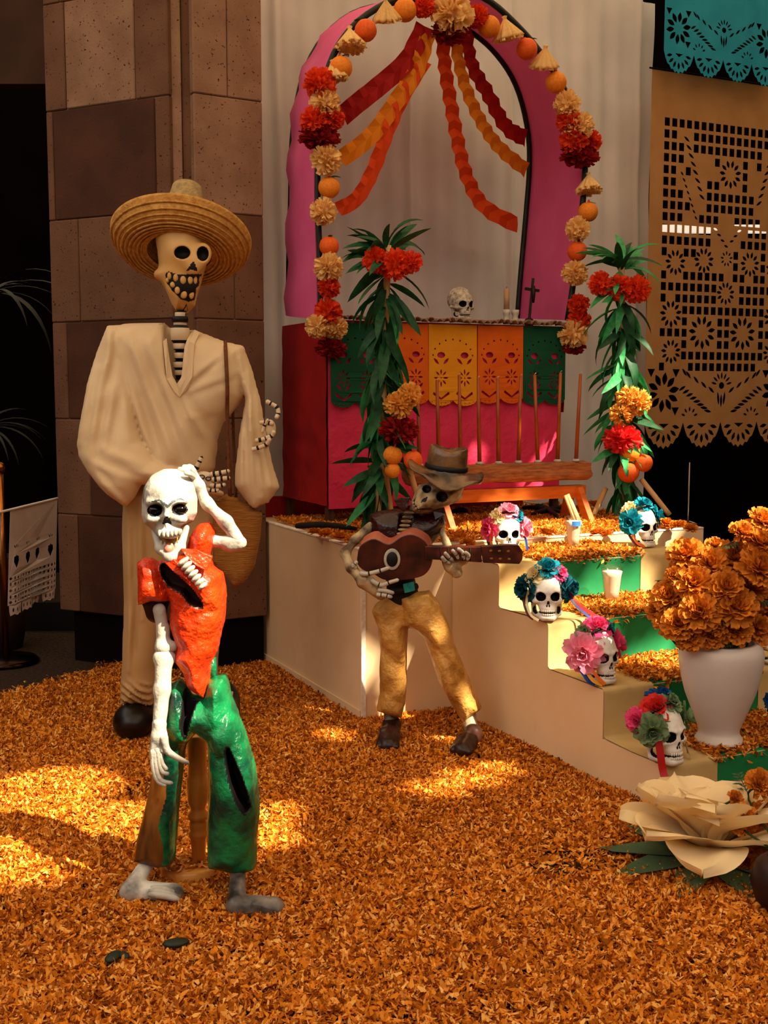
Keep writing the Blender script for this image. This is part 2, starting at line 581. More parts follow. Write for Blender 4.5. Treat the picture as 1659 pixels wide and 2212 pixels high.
# ---- rooms behind, their darkness put into the wall colour
tag(mk('wall_back', *wbox(-5, 5, 9.0, 9.1, 0, 4.6), M_void, smooth=False), kind='structure')
M_court = mat('courtyard_wall', '#6a5440', '#7d6550', 2, .9)  # unseen courtyard walls, put in to cut low skylight and add bounce
tag(mk('wall_front', *wbox(-5, 7.1, -4.2, -4.0, 0, 5.0), M_court, smooth=False), kind='structure')
tag(mk('wall_right', *wbox(7.0, 7.2, -4, 9.0, 0, 5.0), M_court, smooth=False), kind='structure')
tag(mk('wall_left', *wbox(-5.2, -5, -4, 2.5, 0, 4.0), M_court, smooth=False), kind='structure')
tag(mk('wall_left', *wbox(-5, -4.9, 2.5, 9.0, 0, 4.6), M_void, smooth=False), kind='structure')
tag(mk('wall_right', *wbox(4.2, 4.3, 4.0, 9.0, 0, 4.6), M_void, smooth=False), kind='structure')
tag(mk('baseboard_back', *wbox(-4.8, -1.7, 6.75, 6.8, 0, .17), mat('dark_skirting', '#140a06', rough=.5), smooth=False), kind='structure')
tag(mk('trim_1', *wbox(-5, -1.78, 6.4, 6.5, 3.05, 3.6), mat('lintel', '#3a2418', '#4a3022', 4, .9), smooth=False), kind='structure')
wd = [P(1380, 484, 8.9), P(1720, 484, 8.9), P(1720, 501, 8.9), P(1380, 501, 8.9)]  # pale band behind the tan banner, drawn as an emissive box
tag(mk('glow_strip_1', *wbox(wd[0][0], wd[1][0], 8.93, 8.99, wd[2][2], wd[0][2]), mat('bright_band', '#f4e6d2', emit=.8), smooth=False),
    'narrow glowing strip behind the tan cut-paper banner', kind='structure')

# ---- white cotton backdrop
def sheet(a0, a1, b, z0, z1, na, nz_, fold):
    V = []
    for j in range(nz_ + 1):
        z = z0 + (z1 - z0) * j / nz_
        for i in range(na + 1):
            a = a0 + (a1 - a0) * i / na
            V.append(AL(a, b + fold(a, z), z))
    Fs = [(j * (na + 1) + i, j * (na + 1) + i + 1, (j + 1) * (na + 1) + i + 1, (j + 1) * (na + 1) + i) for j in range(nz_) for i in range(na)]
    return np.array(V), Fs
cl, cr = AB(PB(560, 850, -1.85))[0], AB(PB(1397, 850, -1.85))[0]
def cfold(a, z):
    s = .012 * math.sin(a * 19 + .6 * math.sin(z * 1.3)) + .006 * math.sin(a * 47 + z * .8)
    for c, w in ((cl + .12, .012), (cl + .93, .01), (cl + 1.62, .012), (cr - .12, .01)):
        s += .03 * math.exp(-((a - c - .02 * math.sin(z)) / w / 2) ** 2)
    return s + .006 * math.sin(z * 9 + a * 4) + .02 * math.sin(a * 3.1 + z * .9)
cV, cF = sheet(cl, cr, -1.85, .05, 3.9, 260, 60, cfold)
tag(mk('backdrop_curtain', cV, cF, M_curtain), 'white cotton sheet hung as backdrop behind the arch', 'curtain')

# ---- added unseen sun blocker, its openings cut to light chosen spots
LIT = []
def lit(p, r): LIT.append((p[0] - SUN.x / SUN.z * p[2], p[1] - SUN.y / SUN.z * p[2], r))
for q, r in ((P(395, 1090, 3.1), .17), (P(395, 1200, 3.1), .17), (P(410, 1320, 3.1), .16), (P(500, 1170, 3.1), .13), (P(440, 1440, 3.1), .14), (P(490, 1530, 3.1), .12),
             (P(540, 1660, 3.08), .09), (G(90, 1715), .22), (G(40, 1870), .2), (G(225, 1785), .18), (G(520, 1780), .16), (G(480, 1860), .08), (G(580, 1830), .06),
             (G(1075, 1665), .10), (G(1000, 1690), .115), (G(930, 1715), .08), (G(700, 1600), .06),
             (AL(.95, -.3, .76), .26), (AL(1.25, -.15, .76), .3), (AL(.7, .2, .75), .22), (AL(1.1, .2, .75), .22), (AL(.6, .55, .6), .2), (AL(1.0, .55, .6), .22),
             (AL(.6, .9, .5), .2), (AL(.95, .9, .42), .16), (AL(1.6, -.1, .74), .16), (P(1395, 740, 5.95), .09), (P(1390, 830, 5.95), .13), (P(1385, 910, 5.95), .13), (P(1365, 985, 5.95), .1), (P(1300, 850, 5.95), .05), (P(1482, 1192, 3.96), .06), (P(1245, 715, 5.7), .05),
             (P(1150, 900, 5.6), .07), (P(1060, 1030, 5.3), .1), (P(1180, 1020, 5.5), .1),
             (P(905, 1290, 4.6), .09), (P(890, 1400, 4.85), .07), (P(845, 1480, 4.6), .05), (P(880, 1500, 4.85), .06), (P(985, 1215, 4.5), .06), (P(1000, 1560, 4.5), .05)):
    lit(q, r)
ZC, CS = 4.6, .05
gx, gy = np.arange(-3.6, 8.4, CS), np.arange(-.6, 9.2, CS)
CX, CY = np.meshgrid(gx + CS / 2, gy + CS / 2, indexing='ij')
hx, hy = CX - SUN.x / SUN.z * ZC, CY - SUN.y / SUN.z * ZC
wob = wr(hx, hy, 0 * hx, .035, 14, 3)
opn = (CX < -1.8) & (CY < 3)
for x, y, r in LIT: opn |= np.hypot(hx - x, hy - y) + wob < r
nx_, ny_ = len(gx), len(gy)
VX, VY = np.meshgrid(np.append(gx, gx[-1] + CS), np.append(gy, gy[-1] + CS), indexing='ij')
Vr = np.stack([VX, VY, np.full(VX.shape, ZC)], -1).reshape(-1, 3)
ii, jj = np.nonzero(~opn)
st = ny_ + 1
Qr = np.stack([ii * st + jj, (ii + 1) * st + jj, (ii + 1) * st + jj + 1, ii * st + jj + 1], 1)
tag(mk('sun_blocker', Vr, Qr, mat('blocker_sheet', '#d0b898', '#dcc6a8', 4, .9, transl=.3)), 'added tan sheet above the frame, cut open where sun should fall', kind='structure')
# ---------------------------------------------------------------- platform and stairs
M_white = mat('white_painted_board', '#dfbd90', '#e8c89c', 4, .6, bump=.03, bs=200)
M_edge = mat('chipped_edge', '#efe5d5', '#d9c7ae', 40, .7)
M_beige = mat('beige_cloth', '#b3945c', '#c2a46c', 8, .85, bump=.08, bs=250)
M_green = mat('green_cloth', '#0a6a38', '#0d7a42', 6, .75, bump=.06, bs=200)
ZP = .745
SB = [.40, .76, 1.11, 1.45]             # nosing of each step, top one first
SZ = [.705, .53, .355, .177]
plat = thing('altar_platform', 'white painted plywood platform carrying the altar table', 'platform', AL(0, 0, 0))
mk('deck', *albox(.012, 1.83, -1.75, -.012, ZP - .03, ZP - .012), M_white, plat, smooth=False)
bevel(mk('front_panel', *albox(0, 1.84, -.02, 0, 0, ZP), M_white, plat, smooth=False), .004)
bevel(mk('side_panel', *albox(0, .02, -1.75, -.021, 0, ZP), M_white, plat, smooth=False), .004)
bevel(mk('side_panel', *albox(1.82, 1.84, -1.75, -.021, 0, ZP), M_white, plat, smooth=False), .004)
mk('back_panel', *albox(.021, 1.819, -1.75, -1.73, 0, ZP), M_white, plat, smooth=False)
mk('skirting', *albox(-.008, -.001, -1.75, 0, .0, .055), M_white, plat, smooth=False)
for b0, b1 in ((-1.75, -.62), (-.615, -.33), (-.325, 0)):
    mk('edge_strip', *albox(-.003, .028, b0, b1 - .004, ZP, ZP + .006), M_edge, plat, smooth=False)
for a0, a1 in ((.03, .5), (.51, 1.1), (1.11, 1.84)):
    mk('edge_strip', *albox(a0, a1 - .004, -.03, .003, ZP, ZP + .006), M_edge, plat, smooth=False)
mk('corner_strip', *albox(.0, .02, .0, .006, 0, ZP - .01), M_edge, plat, smooth=False)

A0, A1, A2, A3 = .44, .655, 1.15, 1.40
stair = thing('altar_stairs', 'white boarded staircase of four steps leading up to the altar', 'stairs', AL(A0, 1.45, 0))
outl = [(0.003, 0), (.003, SZ[0]), (SB[0], SZ[0]), (SB[0], SZ[1]), (SB[1], SZ[1]), (SB[1], SZ[2]), (SB[2], SZ[2]), (SB[2], SZ[3]), (SB[3], SZ[3]), (SB[3], 0)]
for a in (A0, A3 - .018):
    nn = len(outl)
    V = [AL(a, b, z) for b, z in outl] + [AL(a + .018, b, z) for b, z in outl]
    mk('side_panel', V, [tuple(range(nn)), tuple(range(2 * nn - 1, nn - 1, -1))] + [(i, nn + i, nn + (i + 1) % nn, (i + 1) % nn) for i in range(nn)], M_white, stair, smooth=False)
for i in range(4):
    bb = .003 if i == 0 else SB[i - 1]
    mk('tread', *albox(A0 + .019, A3 - .019, bb + .001, SB[i], SZ[i] - .02, SZ[i] - .001), M_white, stair, smooth=False)
    mk('riser', *albox(A0 + .019, A3 - .019, SB[i] - .018, SB[i] - .001, 0 if i == 3 else SZ[i + 1] + .0, SZ[i] - .021), M_white, stair, smooth=False)

def runner(a0, a1, t, sag, seed, lip=.012):
    """cloth laid down the flight: a strip with rounded nosings, slightly uneven"""
    prof = []
    for i in range(4):
        bb = (.006 if i == 0 else SB[i - 1] + t)
        z = SZ[i] + t
        prof += [(bb + .01, z), ((bb + SB[i]) / 2, z - .0005), (SB[i] - lip, z)]
        for k in range(1, 5):
            g = PI / 2 * k / 5
            prof.append((SB[i] - lip + (lip + t) * math.sin(g), z - lip - t + (lip + t) * math.cos(g)))
        zn = SZ[i + 1] + t if i < 3 else .05
        prof += [(SB[i] + t, z - lip * 2), (SB[i] + t, (z + zn) / 2), (SB[i] + t, zn + .008)]
    na = 14
    r = np.random.default_rng(seed)
    V = []
    for b, z in prof:
        for k in range(na + 1):
            e = .006 * math.sin(b * 21 + seed) if k in (0, na) else 0
            V.append(AL(a0 + (a1 - a0) * k / na + e, b + abs(r.normal(0, .0012)), z + abs(r.normal(0, .0008))))
    Fs = [(j * (na + 1) + i, j * (na + 1) + i + 1, (j + 1) * (na + 1) + i + 1, (j + 1) * (na + 1) + i) for j in range(len(prof) - 1) for i in range(na)]
    return np.array(V), Fs
tag(mk('green_runner', *runner(A1 - .012, A2 + .012, .002, 0, 1), M_green), 'green cloth runner down the middle of the altar steps', 'cloth')
tag(mk('beige_runner', *runner(A0 - .002, A1, .005, 0, 2), M_beige), 'beige cloth strip on the left border of the altar steps', 'cloth', 'beige stair borders')
tag(mk('beige_runner', *runner(A2, A3 + .002, .005, 0, 3), M_beige), 'beige cloth strip on the right border of the altar steps', 'cloth', 'beige stair borders')

# petals on the treads and on the platform
def tread_petals(name, a0, a1, b0, b1, z, n_, label, over=0, dens=14000, L=.026):
    n_ = int((a1 - a0) * (b1 - b0) * dens)
    a = rng.uniform(a0, a1, n_) + rng.normal(0, .01, n_)
    b = rng.uniform(b0, b1 + over, n_) + rng.normal(0, .006, n_)
    zz = z + .006 + rng.uniform(0, .022, n_) - np.clip(b - b1, 0, 1) * 1.1
    C = OX + a[:, None] * AX + b[:, None] * BX + zz[:, None] * UP
    return tag(petal_obj(name, C, L, .011, .45, rng, M_petal), label, 'petals', 'petals on the altar', 'stuff')
nm = ['top', 'second', 'third', 'lowest']
for i in range(4):
    bb = .01 if i == 0 else SB[i - 1] + .01
    tread_petals('step_petals', A1 - .02, A2 + .02, bb, SB[i] - .012, SZ[i], 0, 'orange marigold petals heaped along the %s green step' % nm[i], .02)
tread_petals('platform_petals', .05, 1.80, -1.2, -.04, ZP, 0, 'orange marigold petals spread over the white platform deck', 0, 7000, .032)

# ---------------------------------------------------------------- altar table with cloths
TF, TB, TA0, TA1, TZ = -.83, -1.43, .2, 1.57, 1.755
M_pink = mat('pink_paper', '#d22a52', '#dd365e', 5, .7, bump=.4, bs=28, bd=.02)
M_red = mat('red_cloth', '#8a0508', '#a00a0c', 4, .8, bump=.05)
M_brownw = mat('old_wood', '#3a2216', '#5a3824', 20, .8, stretch=(3, 3, .4))
table = thing('altar_table', 'tall altar table with bare brown legs under pink cloth', 'table', AL(.88, -1.13, ZP))
for a, b in ((TA0 + .02, TF - .03), (TA0 + .02, TB + .03), (TA1 - .03, TF - .03), (TA1 - .03, TB + .03)):
    mk('leg', *albox(a - .018, a + .018, b - .018, b + .018, ZP - .012, TZ - .02), M_brownw, table, smooth=False)
mk('table_top', *albox(TA0, TA1, TB, TF - .004, TZ - .02, TZ), M_brownw, table, smooth=False)
def drape(p, q, z0, z1, out, nu, nv, seed, amp=.006, hem=0.0, creases=True):
    p, q = np.asarray(p), np.asarray(q)
    V = []
    for j in range(nv + 1):
        t = j / nv
        for i in range(nu + 1):
            s = i / nu
            base = p + (q - p) * s
            z = z1 + (z0 - z1) * t + hem * math.sin(s * PI * 3 + seed) * t
            w = wr(np.array(base[0]), np.array(base[1]), np.array(z), amp, 26, seed, (1, 1, .6)) * (.3 + .7 * t)
            V.append(base + out * (abs(w) + .002) + np.array([0, 0, z - base[2]]))
    Fs = [(j * (nu + 1) + i, (j + 1) * (nu + 1) + i, (j + 1) * (nu + 1) + i + 1, j * (nu + 1) + i + 1) for j in range(nv) for i in range(nu)]
    return np.array(V), Fs
tag(mk('front_cloth', *drape(AL(TA0, TF + .003, 0), AL(TA1 - .02, TF + .003, 0), .835, TZ, BX, 60, 40, 4), M_pink), 'bright pink paper cloth hanging over the front of the altar table', 'cloth')
tag(mk('side_cloth', *drape(AL(TA0 - .004, TB, 0), AL(TA0 - .004, TF + .004, 0), .85, TZ, -AX, 24, 30, 9, .01), M_red), 'dark red cloth hanging down the left side of the altar table', 'cloth')
tag(mk('side_cloth', *drape(AL(TA1 + .0, TF + .004, 0), AL(TA1 + .03, TB, 0), 1.3, TZ - .05, AX, 24, 20, 10, .01), M_red), 'red cloth showing at the right end of the altar table', 'cloth')
tag(mk('red_board', *albox(.04, 1.75, -1.52, -1.5, ZP - .01, ZP + .1), M_red, smooth=False), 'low red board at the back of the white platform', 'board')

# little roof tiles along the table edge
M_tile = mat('clay_tile', '#6e5040', '#a88a72', 30, .9, bump=.2)
tiles = thing('tile_strip', 'strip of small curved clay roof tiles along the altar table edge', 'tiles', AL(.88, TF, TZ))
ang = np.linspace(0, PI, 7)
tv, tf = [], []
for t in (0, 1):
    for g in ang:
        for rr in (.022, .017):
            tv.append((rr * math.cos(g) * (1 - .12 * t), -.07 + .075 * t, rr * math.sin(g) * .8))
for k in range(6):
    o, p2 = k * 2, 14 + k * 2
    tf += [(o, o + 2, p2 + 2, p2), (o + 1, p2 + 1, p2 + 3, o + 3), (o, o + 1, o + 3, o + 2), (p2, p2 + 2, p2 + 3, p2 + 1)]
tile_me = mesh_of('roof_tile', tv, tf, [M_tile])
ayaw = math.atan2(AX[1], AX[0])
a = TA0 + .02
while a < TA1:
    p = AL(a, TF + .0, TZ + .005) - ORG[tiles.name]
    inst('roof_tile', tile_me, tiles, Matrix.Translation(p) @ Euler((random.uniform(-.08, .1), random.uniform(-.15, .15), ayaw + random.uniform(-.12, .12))).to_matrix().to_4x4())
    a += .040

# ---------------------------------------------------------------- arch
M_hoop = mat('dark_green_tube', '#10160f', '#18241a', 20, .45)
M_arch = mat('pink_fabric', '#dc588e', '#e46298', 5, .8, bump=.06, bs=150, transl=.12)
arch = thing('altar_arch', 'tall round arch of dark green hoops covered in pink fabric', 'arch', AL(.88, -1.13, TZ))
front = [(692, 690), (690, 560), (686, 430), (686, 320), (690, 240), (704, 165), (730, 100), (775, 45), (840, 4), (905, -18), (985, -24), (1050, -2), (1110, 48), (1165, 110), (1212, 180), (1246, 255), (1262, 330), (1262, 400), (1252, 500), (1240, 600), (1226, 692)]
back = [(624, 682), (624, 560), (628, 430), (630, 320), (640, 230), (660, 150), (700, 80), (760, 30), (830, 10), (900, 6), (970, 40), (1030, 78), (1070, 115), (1105, 165), (1128, 225), (1142, 300), (1143, 370), (1138, 440), (1131, 520), (1124, 600), (1117, 688)]
fp, bp_ = spline([PB(x, y, TF - .01) for x, y in front], 64), spline([PB(x, y, TB + .02) for x, y in back], 64)
fp[:, 2] = np.maximum(fp[:, 2], TZ + .002)
bp_[:, 2] = np.maximum(bp_[:, 2], TZ + .002)
mk('front_hoop', *tube(fp, .016, 10), M_hoop, arch)
mk('back_hoop', *tube(bp_, .015, 10), M_hoop, arch)
V = []
nw = 14
cen = (fp.mean(0) + bp_.mean(0)) / 2
for i in range(64):
    for j in range(nw + 1):
        t = j / nw
        p = fp[i] + (bp_[i] - fp[i]) * t
        outd = p - cen
        outd[2] = max(outd[2] - .3, 0)
        outd /= np.linalg.norm(outd) + 1e-6
        left = i < 20
        bul = math.sin(PI * t) * (.02 if left else .008)
        w = .007 * math.sin(i * .9 + 3 * t) * math.sin(PI * t) + (.012 * math.sin(i * 1.7) * t if left else 0)
        V.append(p + outd * (.016 + bul + w) + np.array([0, 0, 0]))
Fs = [(i * (nw + 1) + j, i * (nw + 1) + j + 1, (i + 1) * (nw + 1) + j + 1, (i + 1) * (nw + 1) + j) for i in range(63) for j in range(nw)]
mk('pink_cover', np.array(V), Fs, M_arch, arch)
# ---------------------------------------------------------------- cut paper banners
def circ(x, y, r, n=8, ry=None, rot=0): return [(x + r * math.cos(2 * PI * k / n + rot), y + (ry or r) * math.sin(2 * PI * k / n + rot)) for k in range(n)]
def leafh(x, y, L, W, ang, n=5):        # lens-shaped hole centred at x, y
    c, s = math.cos(ang), math.sin(ang)
    pts = []
    for k in range(n): pts.append((-L / 2 + L * k / n, W / 2 * math.sin(PI * k / n)))
    for k in range(n): pts.append((L / 2 - L * k / n, -W / 2 * math.sin(PI * k / n)))
    return [(x + a * c - b * s, y + a * s + b * c) for a, b in pts]
def rosette(x, y, r, n, w=.16, inner=.35): # ring of petal holes
    return [leafh(x + r * (inner + 1) / 2 * math.cos(a), y + r * (inner + 1) / 2 * math.sin(a), r * (1 - inner), r * w * 2, a) for a in [2 * PI * k / n + .2 for k in range(n)]]
def half_rosette(x, y, r, n, up=False):
    o = []
    for k in range(n):
        a = PI + PI * (k + .5) / n
        o.append(leafh(x + r * .68 * math.cos(a), y + r * .68 * math.sin(a), r * .42, r * .17, a))
    o.append([(x - r * .28, y - .01 * r), (x + r * .28, y - .01 * r), (x, y - r * .2)])
    return o
def scallops(x0, x1, y, n, d, m=7):     # bottom edge from x1 to x0
    o = []
    w = (x1 - x0) / n
    for k in range(n):
        for j in range(m * 2 + 1):
            t = j / (m * 2)
            bump = 1 + .06 * math.cos(t * m * 2 * PI)
            o.append((x1 - w * k - w * t, y - d * math.sin(PI * t) ** .6 * bump if 0 < t < 1 else y))
    return o
def cut_paper(name, outer, holes, m, O, U, W, wave=None, thick=.0004):
    ok, bxs = [], []
    for pl in holes:                    # no two openings may touch
        q = np.array(pl)
        lo_, hi_ = q.min(0) - .0012, q.max(0) + .0012
        bad = False
        for j, (l2, h2) in enumerate(bxs):
            if (lo_ < h2).all() and (l2 < hi_).all():
                if (sdpoly(q[:, 0], q[:, 1], ok[j]) < .0012).any() or (sdpoly(ok[j][:, 0], ok[j][:, 1], q) < .0012).any():
                    bad = True
                    break
        if not bad and (sdpoly(q[:, 0], q[:, 1], outer) < -.001).all():
            ok.append(q)
            bxs.append((lo_, hi_))
    holes = [q.tolist() for q in ok]
    cd = bpy.data.curves.new('tmp', 'CURVE')
    cd.dimensions = '2D'
    cd.fill_mode = 'BOTH'
    cd.extrude = thick
    for pl in [outer] + holes:
        sp = cd.splines.new('POLY')
        sp.points.add(len(pl) - 1)
        for q, (x, y) in zip(sp.points, pl): q.co = (x, y, 0, 1)
        sp.use_cyclic_u = True
    ob = bpy.data.objects.new('tmp', cd)
    col.objects.link(ob)
    dg = bpy.context.evaluated_depsgraph_get()
    me = bpy.data.meshes.new_from_object(ob.evaluated_get(dg))
    bpy.data.objects.remove(ob)
    bpy.data.curves.remove(cd)
    v = np.array([q.co[:] for q in me.vertices])
    fs = [tuple(p.vertices) for p in me.polygons]
    bpy.data.meshes.remove(me)
    O, U, W = np.asarray(O, float), np.asarray(U, float), np.asarray(W, float)
    Nn = np.cross(U, W)
    w = np.array([wave(x, y) for x, y in v[:, :2]]) if wave else 0
    return mk(name, O + v[:, :1] * U + v[:, 1:2] * W + (v[:, 2] + w)[:, None] * Nn, fs, m, smooth=False)

def small_banner(a0, a1, z1, h, m, label, b, seed):
    w = a1 - a0 - .004
    outer = [(0, 0), (0, -h * .93)] + scallops(0, w, -h * .93, 2, h * .07)[::-1] + [(w, 0)]
    holes = []
    for k in range(9):
        g = PI * (k + .3) / 8.6
        holes.append(circ(w * (.5 - .41 * math.cos(g)), -h * (.40 - .22 * math.sin(g)), h * .0125, 6))
    for cx in (.26, .74):
        x = w * cx
        holes += [circ(x, -h * .375, w * .085, 8, h * .04)]
        holes += [leafh(x - w * .10, -h * .45, w * .16, w * .055, -PI / 4), leafh(x + w * .10, -h * .45, w * .16, w * .055, PI / 4)]
        for k in range(8):
            g = k * PI / 4
            holes.append(leafh(x + w * .095 * math.cos(g), -h * .655 + w * .11 * math.sin(g), w * .11, w * .036, g))
        holes.append(circ(x, -h * .655, w * .014, 6))
        holes += [leafh(x - w * .09, -h * .765, w * .17, w * .05, -PI / 4), leafh(x + w * .09, -h * .765, w * .17, w * .05, PI / 4)]
        yv = -h * .90
        holes.append([(x, yv), (x + w * .155, yv + h * .075), (x + w * .175, yv + h * .045), (x, yv - h * .028), (x - w * .175, yv + h * .045), (x - w * .155, yv + h * .075)])
        for k in range(5):
            holes.append(circ(x + w * .19 * (k - 2) / 2, -h * (.952 + .018 * math.cos((k - 2) * .8)), h * .008, 5))
    o = cut_paper('paper_banner', outer, holes, m, AL(a0, b, z1), AX, UP, lambda x, y: .004 * math.sin(x * 22 + seed) * (-y / h) + .006 * (y / h) ** 2)
    return tag(o, label, 'paper banner', 'cut paper along the table edge')
mp = lambda n_, c1, c2: mat(n_, c1, c2, 7, .8, transl=.2, bump=.04, bs=120)
M_pg, M_po, M_py = mp('green_tissue', '#0a4a30', '#0f5a3a'), mp('orange_tissue', '#e0600a', '#ea6e14'), mp('yellow_tissue', '#e8960e', '#f0a31c')
bb = TF + .022
small_banner(.205, .475, 1.742, .41, M_pg, 'dark green cut-paper banner at the left end of the altar table', bb, 1)
small_banner(.475, .742, 1.745, .40, M_po, 'orange cut-paper banner half hidden behind the left leafy post', bb + .002, 2)
small_banner(.742, 1.025, 1.747, .41, M_py, 'yellow cut-paper banner on the altar table front', bb, 3)
small_banner(1.025, 1.302, 1.748, .40, M_po, 'orange cut-paper banner between the yellow and the green one', bb + .003, 4)
small_banner(1.302, 1.570, 1.750, .41, M_pg, 'green cut-paper banner at the right end of the altar table', bb, 5)

def lace_border(w, h, yb):              # lower border shared by the two big banners; yb = line above the scallops
    H = []
    u_ = w / 326.0
    y0 = yb
    for sx, ax in ((1, 0), (-1, w)):
        X = lambda px: ax + sx * px * u_
        H += rosette(X(38), y0 + 50 * u_, 34 * u_, 10)
        for cx, cy in ((12, 82), (64, 82), (12, 18), (64, 18)):
            H.append([(X(cx - 8), y0 + (cy + 7) * u_), (X(cx + 8), y0 + (cy + 7) * u_), (X(cx), y0 + (cy - 7) * u_)])
        for k in range(9):
            H.append(leafh(X(82 + 8.4 * k), y0 + (84 - 4.2 * k) * u_, 17 * u_, 5 * u_, -sx * (.9 - .03 * k) + (PI if sx < 0 else 0)))
        for k in range(8):
            H.append(leafh(X(78 + 8 * k), y0 + (57 - 5.5 * k) * u_, 17 * u_, 5 * u_, sx * (.5 - .1 * k) + (PI if sx < 0 else 0)))
        for k in range(5):
            g = PI * (k + .5) / 5
            H.append(leafh(X(95) + 14 * u_ * math.cos(g), y0 + (8 + 14 * math.sin(g)) * u_, 9 * u_, 4 * u_, g))
    cx, cy = w / 2, y0 + 62 * u_
    H.append(circ(cx, cy, 6 * u_, 10))
    for k in range(7):
        g = PI * (k + .5) / 7
        H.append(leafh(cx + 17 * u_ * math.cos(g), cy + 17 * u_ * math.sin(g), 13 * u_, 4 * u_, g))
    for k in range(-2, 3): H.append(leafh(cx + 6.5 * k * u_, cy - (26 - abs(k) * 4) * u_, 24 * u_, 5 * u_, PI / 2 - k * .12))
    for k in range(4): H += half_rosette(w * (k + .5) / 4, yb - 2 * u_, w / 4 * .47, 7)
    return H
def big_banner(name, O, U, w, h, m, label, grid=True, seed=0):
    u_ = w / 326.0
    yb = -h + 42 * u_
    outer = [(0, 0), (0, yb)] + scallops(0, w, yb, 4, 42 * u_, 8)[::-1] + [(w, 0)]
    holes = lace_border(w, h, yb)
    if grid:
        fl = [(117, 299, 27), (218, 301, 27), (166, 294, 17), (50, 390, 29), (117, 419, 36), (206, 419, 36), (52, 452, 26), (57, 305, 27), (166, 352, 25), (169, 154, 30), (276, 390, 29), (276, 305, 27), (274, 452, 26)]
        birds = [[(64, 88), (80, 92), (104, 132), (116, 122), (132, 130), (128, 150), (120, 200), (106, 225), (90, 250), (62, 250), (84, 215), (52, 155), (60, 145), (82, 170)],
                 [(236, 150), (262, 92), (278, 90), (262, 140), (284, 150), (250, 220), (270, 252), (240, 250), (222, 200), (206, 150), (216, 132)]]
        spr = [(166, 258, 34)]
        sq = []
        for r in range(22):
            for c in range(18):
                x, y = 33 + c * 15.3, 80 + r * 18.9
                if any(math.hypot(x - fx, y - fy) < fr - 3 for fx, fy, fr in fl + spr): continue
                if any(sdpoly(np.array(x), np.array(y), b) < -2 for b in birds): continue
                sq.append([((x - 5.2) * u_, -(y - 6.6) * u_), ((x + 5.2) * u_, -(y - 6.6) * u_), ((x + 5.2) * u_, -(y + 6.6) * u_), ((x - 5.2) * u_, -(y + 6.6) * u_)])
        for fx, fy, fr in fl: holes += rosette(fx * u_, -fy * u_, fr * .8 * u_, 11 if fr > 20 else 9, .13, .45)
        for k in range(7):
            holes += [leafh((140 + k * 4) * u_, -(246 + k * 4.5) * u_, 10 * u_, 4 * u_, -.3 - (k % 2)), leafh((192 - k * 4) * u_, -(246 + k * 4.5) * u_, 10 * u_, 4 * u_, PI + .3 + (k % 2))]
        for k in range(8):
            holes.append(leafh((74 + k * 5) * u_, -(104 + k * 13) * u_, 15 * u_, 4.5 * u_, -.6))
            holes.append(leafh((66 + k * 4.5) * u_, -(160 + k * 10) * u_, 9 * u_, 3.5 * u_, -.8))
            holes.append(leafh((262 - k * 4) * u_, -(106 + k * 13) * u_, 15 * u_, 4.5 * u_, .6))
        holes += sq
    o = cut_paper(name, outer, holes, m, O, U, UP)
    return tag(o, label, 'paper banner')
M_tan, M_teal = mp('tan_tissue', '#bf8a52', '#c9965e'), mp('teal_tissue', '#1f98b8', '#2aa6c4')
bO = PB(1409, 148, -1.60)
sc_ = np.linalg.norm(PB(1735, 150, -1.60) - bO)
big_banner('paper_banner', bO, AX, sc_, sc_ / 326 * 612, M_tan, 'tall tan cut-paper banner with bird and flower lattice')
tO = PB(1434, 112, -1.45)
big_banner('paper_banner', tO + np.array([0, 0, .55]), AX, .93, .66, M_teal, 'teal cut-paper banner with scalloped hem at the upper right', False, 2)
rail = [PB(1395, 140, -1.60), PB(1760, 150, -1.60)]
tag(mk('hanging_rod', *tube([bO + np.array([0, 0, .003]) - AX * .02, bO + AX * (sc_ + .05) + np.array([0, 0, .003])], .006, 8), M_black), 'thin dark rod carrying the tan paper banner', 'rod')
tag(mk('hanging_rod', *tube([tO + np.array([0, 0, .553]) - AX * .05, tO + AX * 1.0 + np.array([0, 0, .553])], .006, 8), M_black), 'thin dark rod carrying the teal paper banner', 'rod')

